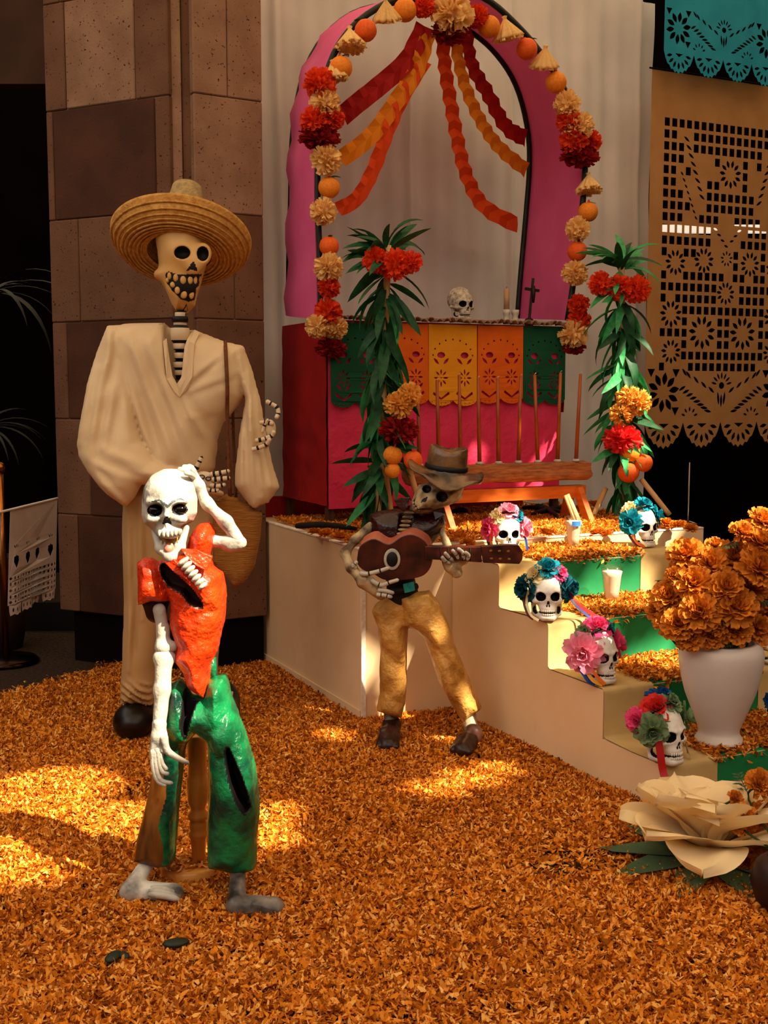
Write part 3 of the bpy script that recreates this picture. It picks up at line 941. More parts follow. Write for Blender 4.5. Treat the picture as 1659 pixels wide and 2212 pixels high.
# white banners on the rope at the left
M_pw = mp('white_tissue', '#b8aaa0', '#c6b8ae')
def white_banner(p, q, h, skew, label):
    p, q = np.asarray(p), np.asarray(q)
    U = (q - p)
    w = np.linalg.norm(U)
    U = U / w
    s = w / 4
    outer = [(0, 0), (0, -h * .9)]
    for k in range(4):
        x = k * s
        outer += [(x + s * .06, -h * .9), (x + s * .08, -h * .96), (x + s * .12, -h), (x + s * .3, -h * .985), (x + s * .5, -h), (x + s * .7, -h * .985), (x + s * .88, -h), (x + s * .92, -h * .96), (x + s * .94, -h * .9)]
    outer += [(w, -h * .9), (w, 0)]
    holes = []
    for k in range(4):
        x = (k + .5) * s
        y = -h * .46
        holes.append([(x, y - .10 * h), (x + s * .2, y - .03 * h), (x + s * .17, y + .015 * h), (x + s * .05, y + .02 * h), (x, y + .035 * h), (x - s * .05, y + .02 * h), (x - s * .17, y + .015 * h), (x - s * .2, y - .03 * h)])
        for g in (-.6, 0, .6): holes.append(leafh(x + s * .2 * math.sin(g), y + h * .085 + h * .03 * math.cos(g), h * .045, s * .07, PI / 2 - g))
        for row, yy in enumerate((-.645, -.70, -.76, -.82, -.87)):
            for j in range(4):
                xx = k * s + (j + .5 + (.0 if row % 2 else .0)) * s / 4
                g = PI / 2 if (row + j) % 2 else 0
                holes.append(leafh(xx, h * yy, h * .042 if g else s * .17, s * .10 if g else h * .03, g))
        for j in range(3): holes.append(leafh(k * s + (j + 1) * s / 4, -h * .945, h * .05, s * .1, PI / 2))
    o = cut_paper('paper_banner', outer, holes, M_pw, p, U, UP + np.array([skew, 0, 0]), lambda x, y: .018 * math.sin(x * 17) * (-y / h) + .01 * math.sin(x * 40) * (y / h) ** 2)
    return tag(o, label, 'paper banner', 'white cut paper on the rope')
w0, w1 = P(22, 1103, 5.35), P(124, 1078, 5.75)
white_banner(w0, w1, .50, .06, 'white cut-paper banner with hearts beside the stone pillar')
w2 = P(-110, 1135, 5.0)
white_banner(w2, P(4, 1108, 5.30), .50, .06, 'white cut-paper banner cut off by the left frame edge')
tag(mk('barrier_rope', *tube(np.vstack([spline([w2 + np.array([0, 0, .003]), w0 + np.array([0, 0, .004]), w1 + np.array([0, 0, .004])], 20)]), .006, 8), mat('cream_cord', '#c8bcae')), 'thin pale rope carrying the white paper banners', 'rope')
M_brass = mat('brass', '#8a4a1c', '#a86a30', 10, .25, metal=1)
sp = G(14, 1432)
stn = thing('stanchion', 'polished brass rope stand at the left edge', 'stanchion', (sp[0], sp[1], 0))
mk('post', *tube([(sp[0], sp[1], .02), (sp[0], sp[1], 1.0)], .020, 14), M_brass, stn)
V_, F_ = lathe([(.165, 0), (.17, .012), (.15, .03), (.03, .045)], 28)
mk('base', V_ + np.array([sp[0], sp[1], 0]), F_, mat('dark_metal', '#2a1a10', rough=.25, metal=1), stn)
V_, F_ = ball((sp[0], sp[1], 1.02), .032)
mk('finial', V_, F_, M_brass, stn)
sp = P(1490, 985, 7.6)
st2 = thing('stanchion', 'slim metal stand in the dark behind the tan banner', 'stanchion', (sp[0], sp[1], 0))
stm = mat('chrome', '#8a7a70', rough=.2, metal=1)
mk('post', *tube([(sp[0], sp[1], .02), (sp[0], sp[1], .95)], .008, 10), stm, st2)
for g in range(3):
    mk('leg', *tube([(sp[0], sp[1], .56), (sp[0] + .1 * math.cos(g * 2.1 + .3), sp[1] + .1 * math.sin(g * 2.1 + .3), .53), (sp[0] + .2 * math.cos(g * 2.1 + .3), sp[1] + .2 * math.sin(g * 2.1 + .3), .0)], .008, 8), stm, st2)

# ---------------------------------------------------------------- leaf and flower shapes
def patch(L, W, nu, nv, phi0, curl, cup, ruf, seed, base=.25, tip=.6, x0=0.0, z0=0.0):
    """a petal: starts at the axis, rises along phi, lies along +x"""
    r = np.random.default_rng(seed)
    ph1, ph2 = r.uniform(0, 6.28, 2)
    V = []
    x, z = x0, z0
    for i in range(nu + 1):
        u_ = i / nu
        if i:
            a = phi0 + curl * (u_ - .5 / nu)
            x += L / nu * math.cos(a)
            z += L / nu * math.sin(a)
        a = phi0 + curl * u_
        wd = W * (base + (1 - base) * math.sin(PI * min(u_, 1) ** .8 * .62) / math.sin(PI * .5)) * (1 if u_ < .8 else 1 - (u_ - .8) / .2 * (1 - tip))
        for j in range(nv + 1):
            v_ = 2 * j / nv - 1
            d = cup * v_ * v_ * wd + ruf * u_ * u_ * (math.sin(5 * v_ + ph1) + math.sin(9 * v_ + ph2)) * W
            V.append((x - d * math.sin(a), v_ * wd / 2, z + d * math.cos(a)))
    Fs = [(i * (nv + 1) + j, (i + 1) * (nv + 1) + j, (i + 1) * (nv + 1) + j + 1, i * (nv + 1) + j + 1) for i in range(nu) for j in range(nv)]
    return np.array(V), Fs
def rotz(V, a):
    c, s = math.cos(a), math.sin(a)
    return np.stack([V[:, 0] * c - V[:, 1] * s, V[:, 0] * s + V[:, 1] * c, V[:, 2]], 1)
def rose_geo(seed, layers=((4, 1.45, .45, .9), (6, 1.15, .62, .8), (8, .8, .78, .7), (9, .4, .9, .6), (8, .0, .98, .5)), ruf=.06):
    g = Geo()
    r = np.random.default_rng(seed)
    for k, (n_, ph, L, cup) in enumerate(layers):
        for i in range(n_):
            V, Fs = patch(L * r.uniform(.9, 1.1), L * .78, 4, 4, ph + r.normal(0, .08), -.35 + .5 * (ph > .6), cup * .35, ruf, seed * 97 + k * 11 + i, x0=.03 * k, z0=-.08 * k)
            g.add(rotz(V, 2 * PI * i / n_ + k * .7 + r.normal(0, .12)), Fs)
    return g
def pom_geo(seed, n_=150, inner=.45, W=.34, half=False, squash=1.0, L=.58, nv=2):
    g = Geo()
    r = np.random.default_rng(seed)
    for k in range(n_):
        z = 1 - 2 * (k + .5) / n_ if not half else 1 - 1.35 * (k + .5) / n_
        a = k * 2.39996
        d = Vector((math.sqrt(max(0, 1 - z * z)) * math.cos(a), math.sqrt(max(0, 1 - z * z)) * math.sin(a), z))
        d = (d + Vector(r.normal(0, .12, 3))).normalized()
        V, Fs = patch(L * r.uniform(.8, 1.15), W * r.uniform(.7, 1.2), 2, nv, 0, r.normal(0, .5), r.normal(.1, .3), .12, seed * 131 + k, .4, .9, inner)
        q = Vector((1, 0, 0)).rotation_difference(d) @ Quaternion((1, 0, 0), r.uniform(0, 6.28))
        R = np.array(q.to_matrix())
        V = V @ R.T
        V[:, 2] *= squash
        g.add(V, Fs)
    g.add(*ball((0, 0, 0), (inner * 1.05, inner * 1.05, inner * 1.05 * squash), 10, 6))
    return g
def marigold_geo(seed):
    g = Geo()
    r = np.random.default_rng(seed)
    for k, (n_, ph, L) in enumerate(((13, -.15, .98), (13, .1, .95), (12, .38, .88), (11, .65, .8), (9, .95, .68), (6, 1.25, .6))):
        for i in range(n_):
            V, Fs = patch(L * r.uniform(.88, 1.08), .42 * r.uniform(.8, 1.2), 3, 3, ph + r.normal(0, .1), .25 + r.normal(0, .2), .22, .16, seed * 71 + k * 17 + i, .3, .85, .05)
            g.add(rotz(V, 2 * PI * i / n_ + k * .37 + r.normal(0, .1)), Fs)
    return g
def tassel_geo(seed):                   # gathered tissue skirt below a knot; knot at z = +1
    r = np.random.default_rng(seed)
    n_ = 44
    ph = r.uniform(0, 6.28, 3)
    prof = [(.05, 1.15), (.2, 1.1), (.13, .92), (.16, .84), (.42, .5), (.72, .1), (.98, -.3), (1.1, -.5), (.8, -.5), (.4, -.2)]
    def rf(a, i): return 1 + (.10 + .05 * (i > 5)) * math.sin(11 * a + ph[0]) + .06 * math.sin(17 * a + ph[1])
    V, Fs = lathe(prof, n_, rf)
    g = Geo().add(V, Fs[:-2])
    for k in range(90):
        a = r.uniform(0, 6.28)
        rr = r.uniform(.35, 1.1)
        V, Fs = patch(.4, .3, 2, 2, -1.4 + r.normal(0, .3), 0, .2, .15, seed * 37 + k, .5, .9)
        V = rotz(V, r.uniform(0, 6.28)) + np.array([rr * math.cos(a), rr * math.sin(a), -.3])
        g.add(V, Fs)
    return g
def lance(L, W, bend, fold, nu=6, seed=0):
    V = []
    x = z = 0
    r = np.random.default_rng(seed)
    tw = r.normal(0, .3)
    for i in range(nu + 1):
        u_ = i / nu
        a = -bend * u_
        if i:
            x += L / nu * math.cos(a)
            z += L / nu * math.sin(a)
        w = W * (.18 + .82 * math.sin(PI * u_ ** .75)) * (1 if u_ < 1 else .05) / 2
        for v_ in (-1, 0, 1):
            V.append((x - math.sin(a) * fold * abs(v_) * w, v_ * w * math.cos(tw * u_), z + math.cos(a) * fold * abs(v_) * w + v_ * w * math.sin(tw * u_)))
    Fs = [(i * 3 + j, (i + 1) * 3 + j, (i + 1) * 3 + j + 1, i * 3 + j + 1) for i in range(nu) for j in range(2)]
    return np.array(V), Fs
M_cream = mat('cream_tissue', '#f6c878', '#fcd894', 6, .8, transl=.3)
M_redo = mat('vermilion_tissue', '#e43a10', '#f4561c', 6, .75, transl=.3)
M_dred = mat('crimson_tissue', '#8a0a0a', '#a81410', 6, .8, transl=.2)
M_orfr = mat('orange_fruit', '#e07814', '#ec8c24', 5, .65, bump=.05, bs=200)
M_orfd = mat('orange_fruit_dark', '#dd5410', '#e86418', 5, .65, bump=.05, bs=200)
M_leaf = mat('leaf_dark', '#0f3a1c', '#1c5a30', 7, .55, transl=.15)
M_leafl = mat('leaf_light', '#2a8a4c', '#46ac66', 7, .5, transl=.2)  # raised green paints sunlight into leaves, mostly on the right post
ME = {}
for nm_, m_ in (('cream', M_cream), ('redo', M_redo), ('dred', M_dred)):
    ME['pom_' + nm_] = [pom_geo(s, 150).mesh('tissue_pompom', m_) for s in (1, 2)]
ME['tassel'] = [tassel_geo(s).mesh('tissue_tassel', M_cream) for s in (1, 2)]
ME['cup'] = [rose_geo(s, ((5, 1.2, .9, .7), (6, .9, 1.1, .6)), .1).mesh('paper_cup_flower', M_redo) for s in (1,)]
lv, lf = lance(1.0, .42, .5, .3)
ME['oleaf'] = mesh_of('leaf', lv, lf, [M_leaf])
def orange_me(m):
    V, Fs = ball((0, 0, 0), 1, 24, 16)
    r = np.linalg.norm(V[:, :2], axis=1)
    V[:, 2] -= .14 * np.exp(-(r / .22) ** 2) * np.sign(V[:, 2])
    a = np.arctan2(V[:, 1], V[:, 0])
    V[:, :2] *= (1 + .018 * np.sin(8 * a))[:, None]
    return mesh_of('paper_orange', V, Fs, [m])
ME['or_l'], ME['or_d'] = orange_me(M_orfr), orange_me(M_orfd)
V_, F_ = tube([(0, 0, .85), (0.02, 0, 1.02), (.06, .02, 1.22)], [.10, .13, .05], 8)
ME['knot'] = mesh_of('stalk', V_, F_, [M_redo])

def orn(name, me, p, r, rot, label, cat, group):
    o = bpy.data.objects.new(name, me)
    col.objects.link(o)
    o.matrix_world = Matrix.Translation(Vector(p)) @ Euler(rot).to_matrix().to_4x4() @ Matrix.Diagonal((r, r, r, 1))
    o.location = p
    return tag(o, label, cat, group)
def orange(p, r, dark, label, leaf=True, group='oranges on the arch', tilt=0):
    o = thing('paper_orange', label, 'orange', p, group)
    o.scale = (r, r, r)
    o.rotation_euler = (random.uniform(-.3, .1), tilt + random.uniform(-.3, .3), random.uniform(0, 6))
    inst('fruit', ME['or_d' if dark else 'or_l'], o, Matrix.Identity(4))
    if leaf:
        inst('leaf', ME['oleaf'], o, Matrix.Translation((0, 0, .85)) @ Euler((.2, -.3, random.uniform(0, 6))).to_matrix().to_4x4() @ Matrix.Scale(1.15, 4))
        inst('stalk', ME['knot'], o, Matrix.Identity(4))
    return o

# ornaments round the arch: (kind, px, py, radius in px)
ORN = [('tassel', 835, 28, 26), ('orange', 875, 22, 24), ('oranged', 790, 66, 23), ('tassel', 757, 88, 28), ('orange', 736, 147, 24), ('tassel', 722, 158, 24),
       ('pom_redo', 691, 180, 33), ('pom_cream', 702, 222, 31), ('pom_redo', 678, 262, 30), ('pom_redo', 716, 255, 27), ('pom_dred', 690, 296, 43), ('pom_cream', 704, 346, 32),
       ('orange', 711, 405, 23), ('pom_cream', 699, 457, 28), ('oranged', 711, 532, 21), ('pom_cream', 710, 577, 31), ('pom_redo', 710, 620, 24), ('pom_redo', 709, 675, 30),
       ('pom_cream', 685, 705, 25), ('pom_cream', 725, 708, 26), ('pom_dred', 715, 752, 34),
       ('pom_redo', 915, 16, 22), ('pom_redo', 975, -4, 36), ('pom_cream', 978, 28, 43), ('pom_redo', 1030, 35, 24), ('pom_dred', 972, 70, 40),
       ('orange', 1056, 58, 23), ('tassel', 1095, 68, 27), ('oranged', 1138, 106, 22), ('tassel', 1176, 130, 26), ('orange', 1201, 178, 22), ('pom_cream', 1225, 225, 28),
       ('pom_redo', 1228, 262, 26), ('pom_cream', 1248, 275, 33), ('pom_redo', 1240, 305, 31), ('pom_redo', 1275, 305, 24), ('pom_dred', 1252, 335, 42),
       ('tassel', 1272, 400, 24), ('orange', 1270, 458, 21), ('pom_cream', 1248, 495, 26), ('oranged', 1247, 543, 21), ('pom_cream', 1242, 590, 27),
       ('pom_redo', 1250, 658, 23), ('pom_redo', 1250, 692, 25), ('pom_cream', 1238, 722, 31), ('pom_dred', 1240, 750, 26)]
side_of = lambda x: 'crown' if 880 < x < 1045 else ('left' if x < 960 else 'right')
names = {'tassel': ('tissue_tassel', 'pale gathered tissue tassel', 'tassel'), 'orange': ('paper_orange', 'light orange fruit', 'orange'), 'oranged': ('paper_orange', 'deep orange fruit', 'orange'),
         'pom_redo': ('tissue_pompom', 'vermilion tissue pompom', 'paper flower'), 'pom_cream': ('tissue_pompom', 'cream tissue pompom', 'paper flower'),
         'pom_dred': ('tissue_pompom', 'crimson fringed pompom', 'paper flower'), 'cup': ('paper_flower', 'red cup-shaped paper flower', 'paper flower')}
cnt_ = {}
for kd, x, y, rp in sorted(ORN, key=lambda t: t[2]):
    sd = side_of(x)
    i = cnt_.get((kd, sd), 0)
    cnt_[(kd, sd)] = i + 1
    nm_, lb, ct = names[kd]
    where = {'crown': 'at the crown of the arch', 'left': 'on the left side of the arch', 'right': 'on the right side of the arch'}[sd]
    label = '%s %s, %s from the top' % (lb, where, ordn(i))
    fwd = .045 + (.02 if 'cream' in kd else .01 if 'redo' in kd else 0) + (.03 if sd == 'crown' and kd == 'pom_cream' else 0)
    p = PB(x, y, TF + fwd)
    r = rp * p[1] / F
    if kd.startswith('orange'): orange(p, r, kd == 'oranged', label)
    else:
        k = ME[kd][i % len(ME[kd])]
        rot = (random.uniform(-.3, .3), random.uniform(-.3, .3), random.uniform(0, 6))
        if kd == 'tassel': rot = (.15, random.uniform(-.2, .2) + (.25 if x > 980 else -.25), random.uniform(0, 6))
        o = orn(nm_, k, p, r, rot, label, ct, 'paper ornaments on the arch')
        if kd == 'pom_dred': o.scale = (r, r * .8, r * .62); o.rotation_euler = (0, 0, ayaw)

# streamers
def streamer(pts, wpx, m, label, b0, b1):
    n_ = len(pts)
    path = spline([PB(x, y, b0 + (b1 - b0) * i / (n_ - 1)) for i, (x, y) in enumerate(pts)], 60)
    seg = np.linalg.norm(np.diff(path, axis=0), axis=1).sum()
    steps = int(seg / .05)
    path = spline(path[::3], steps + 1)
    V, Fs = [], []
    tan = np.gradient(path, axis=0)
    for i in range(steps + 1):
        t = tan[i] / np.linalg.norm(tan[i])
        s = np.cross(t, BX)
        s /= np.linalg.norm(s)
        w = 1.22 * wpx * path[i][1] / F / 2 * (1.0 if i % 2 else .93)
        a = .3 * (1 if i % 2 else -1)
        ca, sa = math.cos(a), math.sin(a)
        sv = s * ca + BX * sa
        V += [path[i] - sv * w, path[i] + BX * (.007 if i % 2 else -.009), path[i] + sv * w]
    for i in range(steps):
        o = i * 3
        Fs += [(o, o + 1, o + 3), (o + 1, o + 4, o + 3), (o + 1, o + 2, o + 5), (o + 1, o + 5, o + 4)]
    return tag(mk('paper_streamer', np.array(V), Fs, m, smooth=False), label, 'streamer', 'twisted paper streamers in the arch')
M_s1, M_s2, M_s3 = mat('red_crepe', '#9a0c0c', '#b01812', 5, .8, transl=.25), mat('amber_crepe', '#e2800e', '#ec901c', 5, .8, transl=.3), mat('orange_crepe', '#d8420c', '#e45012', 5, .8, transl=.3)
streamer([(918, 55), (880, 130), (820, 185), (770, 225), (735, 255)], 36, M_s1, 'dark red twisted streamer running to the left side of the arch', TF + .03, TF)
streamer([(925, 70), (900, 150), (855, 220), (800, 295), (725, 352)], 32, M_s2, 'amber twisted streamer running to the left side of the arch', TF + .025, TF)
streamer([(918, 130), (870, 210), (835, 290), (805, 370), (770, 430), (722, 456)], 28, M_s3, 'orange twisted streamer hanging lowest on the left of the arch', TF + .01, TF)
streamer([(955, 75), (962, 150), (975, 230), (990, 310), (1010, 385), (1050, 450), (1135, 494)], 30, M_s3, 'orange twisted streamer hanging lowest on the right of the arch', TF + .02, TB + .06)
streamer([(982, 80), (1000, 170), (1035, 255), (1080, 320), (1147, 375)], 28, M_s2, 'amber twisted streamer running to the right side of the arch', TF + .015, TB + .06)
streamer([(1005, 60), (1020, 140), (1055, 205), (1095, 275), (1143, 302)], 32, M_s1, 'dark red twisted streamer running to the right side of the arch', TF + .025, TB + .06)
# ---------------------------------------------------------------- painted skulls
M_bone = mat('painted_white', '#d4ccc0', '#e0d8cc', 14, .55, bump=.06, bs=30)
M_ink = mat('black_ink', '#0c0706', rough=.6)
M_grey = mat('aged_bone', '#7a6a58', '#cbbda6', 9, .6, lo=.3, hi=.62, bump=.1, bs=40)
EYE = [((s * .14, -.335, .485), (.098, .15, .088)) for s in (-1, 1)]
NOSE = [((s * .028, -.42, .315), (0, -.42, .39), .036, .018) for s in (-1, 1)]
CHEEK = [((s * .235, -.17, .205), (.06, .16, .085)) for s in (-1, 1)]
def f_skull(X, Y, Z):
    d = ell(X, Y, Z, (0, .07, .645), (.345, .41, .36))
    d = smin(d, ell(X, Y, Z, (0, -.16, .50), (.275, .235, .27)), .08)
    for s in (-1, 1):
        d = smin(d, ell(X, Y, Z, (s * .215, -.215, .385), (.085, .11, .06)), .05)
        d = smin(d, cap(X, Y, Z, (s * .25, -.18, .38), (s * .315, .06, .42), .032, .03), .03)
        d = smin(d, cap(X, Y, Z, (s * .20, -.315, .575), (s * .06, -.375, .56), .02, .024), .06)
        d = smin(d, cap(X, Y, Z, (s * .26, .02, .38), (s * .235, -.03, .13), .05, .055), .03)
        d = smin(d, cap(X, Y, Z, (s * .235, -.03, .12), (s * .09, -.31, .065), .055, .06), .04)
    d = smin(d, cap(X, Y, Z, (0, -.36, .44), (0, -.40, .37), .035, .03), .05)
    d = smin(d, ell(X, Y, Z, (0, -.25, .25), (.17, .15, .12)), .06)
    d = smin(d, ell(X, Y, Z, (0, -.32, .075), (.13, .09, .07)), .05)
    d = smin(d, ell(X, Y, Z, (0, -.15, .12), (.17, .14, .09)), .05)
    for c, r in EYE: d = smax(d, -ell(X, Y, Z, c, r), .02)
    for a, b, ra, rb in NOSE: d = smax(d, -cap(X, Y, Z, a, b, ra, rb), .012)
    for c, r in CHEEK: d = smax(d, -ell(X, Y, Z, c, r), .02)
    return np.maximum(d, .006 - Z)
def skull_paint(C):
    x, y, z = C.T
    m = np.zeros(len(C), int)
    for c, r in EYE: m[(ell(x, y, z, c, (r[0] * 1.05, r[1] * 1.05, r[2] * 1.05)) < 0) & (y < .02)] = 1
    for a, b, ra, rb in NOSE: m[cap(x, y, z, a, b, ra + .006, rb + .006) < 0] = 1
    for c, r in CHEEK: m[ell(x, y, z, c, (r[0] * 1.08, r[1] * 1.02, r[2] * 1.05)) < 0] = 1
    m[(np.abs(z - .168) < .017) & (y < -.2) & (np.abs(x) < .16)] = 1
    return m
skV, skQ = surfnet(f_skull, (-.42, -.5, -.02), (.42, .55, 1.06), .0155)
skM = skull_paint(skV[skQ].mean(1))
skull_me = mesh_of('skull_bone', skV, skQ, [M_bone, M_ink], skM)
skull_old = mesh_of('skull_bone_aged', skV, skQ, [M_grey, M_ink], skM)
tg = Geo()
for row, (zc, hh) in enumerate(((.205, .028), (.132, .024))):
    for k in range(8):
        g = (k - 3.5) * .24
        c, s = math.cos(g), math.sin(g)
        x, y = .155 * s, -.25 - .155 * c + .0
        V, Fs = ball((0, 0, 0), (.0165, .014, hh), 6, 5)
        g_ = rotz(V, g) + np.array([x, y, zc])
        tg.add(g_, Fs)
teeth_me = tg.mesh('teeth', M_bone)
teeth_old = tg.mesh('teeth_aged', mat('aged_teeth', '#b8a88e'))
def skull(name, p, s, yaw, pitch, label, old=False, group=None):
    o = thing(name, label, 'skull', p, group)
    R = Matrix.Translation(Vector(p)) @ Euler((pitch, 0, yaw)).to_matrix().to_4x4() @ Matrix.Scale(s, 4)
    o.matrix_world = R
    inst('skull_bone', skull_old if old else skull_me, o, Matrix.Identity(4))
    t = inst('teeth', teeth_old if old else teeth_me, o, Matrix.Identity(4))
    return R
FC = {'hot': ('#e8407c', '#f25c92'), 'lt': ('#f08aa8', '#f7a8bc'), 'teal': ('#067f96', '#12a0b4'), 'dteal': ('#053f4c', '#086478'), 'blue': ('#0c3c78', '#165aa0'),
      'cream': ('#f0dca0', '#f8e8b8'), 'sage': ('#6f8a5c', '#8aa274'), 'red': ('#d02420', '#e23a2a'), 'purple': ('#8a3a90', '#a050a6'), 'or': ('#f0a040', '#f8bc60')}
FM = {k: mat('tissue_' + k, a, b, 3, .8, transl=.3) for k, (a, b) in FC.items()}
FME = {k: [rose_geo(30 + i * 3 + j, ruf=.09).mesh('tissue_rose', FM[k]) for j in range(2)] for i, k in enumerate(FC)}
def ribbon(path, w, m, parent, nrm=None):
    p = spline(path, 18)
    tan = np.gradient(p, axis=0)
    V = []
    for i in range(len(p)):
        t = tan[i] / np.linalg.norm(tan[i])
        n0 = np.array(nrm if nrm is not None else (0, -1, 0), float)
        s = np.cross(t, n0)
        s /= np.linalg.norm(s) + 1e-9
        nn = np.cross(s, t) * .0016
        for q in (p[i] - s * w / 2 - nn, p[i] + s * w / 2 - nn, p[i] + s * w / 2 + nn, p[i] - s * w / 2 + nn): V.append(q)
    Fs = []
    for i in range(len(p) - 1):
        for j in range(4):
            k = (j + 1) % 4
            Fs.append((i * 4 + j, i * 4 + k, (i + 1) * 4 + k, (i + 1) * 4 + j))
    return mk('ribbon', np.array(V), Fs, m, parent, smooth=False, local=True)
M_rib = {'red': mat('satin_red', '#a01010', rough=.35), 'dred': mat('satin_maroon', '#5a0c0c', rough=.35), 'gold': mat('satin_gold', '#e8a030', rough=.35), 'blue': mat('satin_blue', '#10307a', rough=.35),
         'cream': mat('satin_cream', '#e8d8a8', rough=.35), 'black': mat('satin_black', '#141010', rough=.35), 'orange': mat('satin_orange', '#e06a1c', rough=.35), 'green': mat('satin_sage', '#7a9a6c', rough=.35)}
def crown(R, flowers, ribs, label):
    o = thing('flower_wreath', label, 'flower wreath', R.translation)
    o.matrix_world = R
    ORG[o.name] = np.zeros(3)
    V, Fs = tube([(.36 * math.cos(g), .05 + .02 * math.sin(g) - .28 * abs(math.sin(g)), .66 + .34 * math.sin(g)) for g in np.linspace(-.1, PI + .1, 20)], .03, 8)
    mk('band', V, Fs, M_rib['black'], o, local=True)
    for i, (c, x, y, z, r) in enumerate(flowers):
        d = Vector((x, y - .25, z - .62)).normalized()
        q = Vector((0, 0, 1)).rotation_difference(d) @ Quaternion((0, 0, 1), i * 1.3)
        inst('tissue_rose', FME[c][i % 2], o, Matrix.LocRotScale(Vector((x, y, z)), q, Vector((r, r, r))))
    for c, w, path in ribs: ribbon(path, w, M_rib[c], o, (-.3, -1, 0) if path[0][0] < 0 else (.5, -.8, 0))
LR = [(-.40, -.06, .58), (-.45, -.08, .35), (-.38, -.2, .12), (-.28, -.28, .03)]
LR2 = [(-.36, -.12, .58), (-.40, -.15, .35), (-.33, -.26, .12), (-.18, -.36, .02)]
RR = [(.38, -.06, .58), (.44, -.08, .35), (.46, -.16, .1), (.44, -.22, .02)]
def std(cols, r=.23):
    return [(cols[0], -.43, -.10, .60, r * 1.12), (cols[1], -.25, -.18, .90, r * .85), (cols[2], .02, -.16, 1.03, r), (cols[3], .25, -.12, .93, r * .75), (cols[4], .44, -.10, .63, r)]
k1 = skull('painted_skull', G(1094, 1198, SZ[0] + .006), .185, .1, -.08, 'white painted skull with pink roses on the top step, behind the guitar head')
crown(k1, std(['hot', 'cream', 'lt', 'teal', 'lt'], .25), [('black', .07, LR), ('orange', .06, LR2), ('cream', .05, [(-.33, -.2, .55), (-.33, -.25, .3), (-.2, -.38, .08)]), ('blue', .07, RR)], 'wreath of pink tissue roses on the skull behind the guitar head')
k2 = skull('painted_skull', G(1180, 1337, SZ[1] + .006), .195, -.05, -.05, 'white painted grinning skull facing forward on the left of the second step')
crown(k2, std(['dteal', 'cream', 'teal', 'hot', 'dteal'], .26), [('dred', .05, LR), ('cream', .05, LR2), ('red', .08, [(.4, -.06, .55), (.62, -.1, .3), (.98, -.14, .06)]), ('blue', .05, [(.38, -.1, .55), (.55, -.16, .3), (.85, -.24, .05)])], 'wreath of dark teal tissue roses on the grinning skull')
k3 = skull('painted_skull', G(1290, 1472, SZ[2] + .006),   .2, .52, -.05, 'white painted skull turned right with pink roses, left of the third step')
crown(k3, [('lt', -.44, -.16, .58, .36), ('sage', -.28, -.02, .92, .2), ('hot', -.02, -.10, 1.02, .26), ('teal', .2, -.04, .98, .2), ('hot', .46, -.02, .66, .28)], [('blue', .09, LR), ('gold', .07, LR2), ('orange', .06, [(-.3, -.2, .5), (-.32, -.3, .25), (-.16, -.4, .03)])], 'wreath of big pink tissue roses on the skull turned right')
k4 = skull('painted_skull', G(1428, 1644, SZ[3] + .006), .205, .55, -.04, 'white painted skull with sage green roses on the lowest step beside the vase')
crown(k4, [('sage', -.40, -.22, .58, .27), ('hot', -.46, .06, .72, .22), ('red', -.2, -.1, .92, .26), ('sage', .08, -.14, .98, .22), ('blue', .12, .08, 1.04, .24), ('sage', .42, -.12, .70, .25)],
      [('red', .13, [(-.34, -.28, .5), (-.36, -.36, .2), (-.36, -.40, .0), (-.36, -.50, -.22)]), ('green', .06, RR), ('red', .05, [(.40, -.02, .58), (.5, -.02, .35), (.52, -.08, .06)])], 'wreath of sage green and red tissue roses on the skull beside the vase')
r4 = skull('painted_skull', G(1386, 1180, SZ[0] + .006), .185, .45, -.05, 'white painted skull with turquoise roses at the right end of the top step')
crown(r4, [('teal', -.46, -.14, .62, .30), ('cream', -.3, .0, .9, .26), ('teal', .02, -.1, 1.04, .25), ('lt', .2, .1, 1.06, .2), ('teal', .44, -.08, .76, .26)], [('dred', .06, LR), ('orange', .06, LR2), ('cream', .05, [(-.3, -.2, .5), (-.32, -.3, .25), (-.16, -.4, .03)])], 'wreath of turquoise tissue roses on the skull at the right end of the top step')
r3 = skull('painted_skull', AL(1.27, .60, SZ[1] + .006), .19, .6, 0, 'white painted skull mostly hidden behind the vase marigolds')
crown(r3, [('sage', -.42, -.12, .58, .3), ('hot', -.3, .04, .9, .2), ('red', -.1, .0, 1.0, .2), ('or', .05, -.1, 1.0, .24), ('cream', .4, -.1, .7, .22)], [('black', .06, LR)], 'wreath of sage, pink and yellow roses left of the vase marigolds')
r2 = skull('painted_skull', G(1664, 1432, SZ[2] + .006), .19, .3, 0, 'white painted skull cut off by the right frame edge behind the vase')
crown(r2, std(['or', 'red', 'or', 'cream', 'sage'], .25), [('dred', .06, RR)], 'wreath of orange tissue roses on the skull at the right frame edge')
r1 = skull('painted_skull', G(1722, 1590, SZ[3] + .006), .2, .3, 0, 'white painted skull almost outside the right frame edge on the lowest step')
crown(r1, std(['blue', 'teal', 'blue', 'sage', 'blue'], .27), [('dred', .06, RR)], 'wreath of blue tissue roses at the right frame edge')

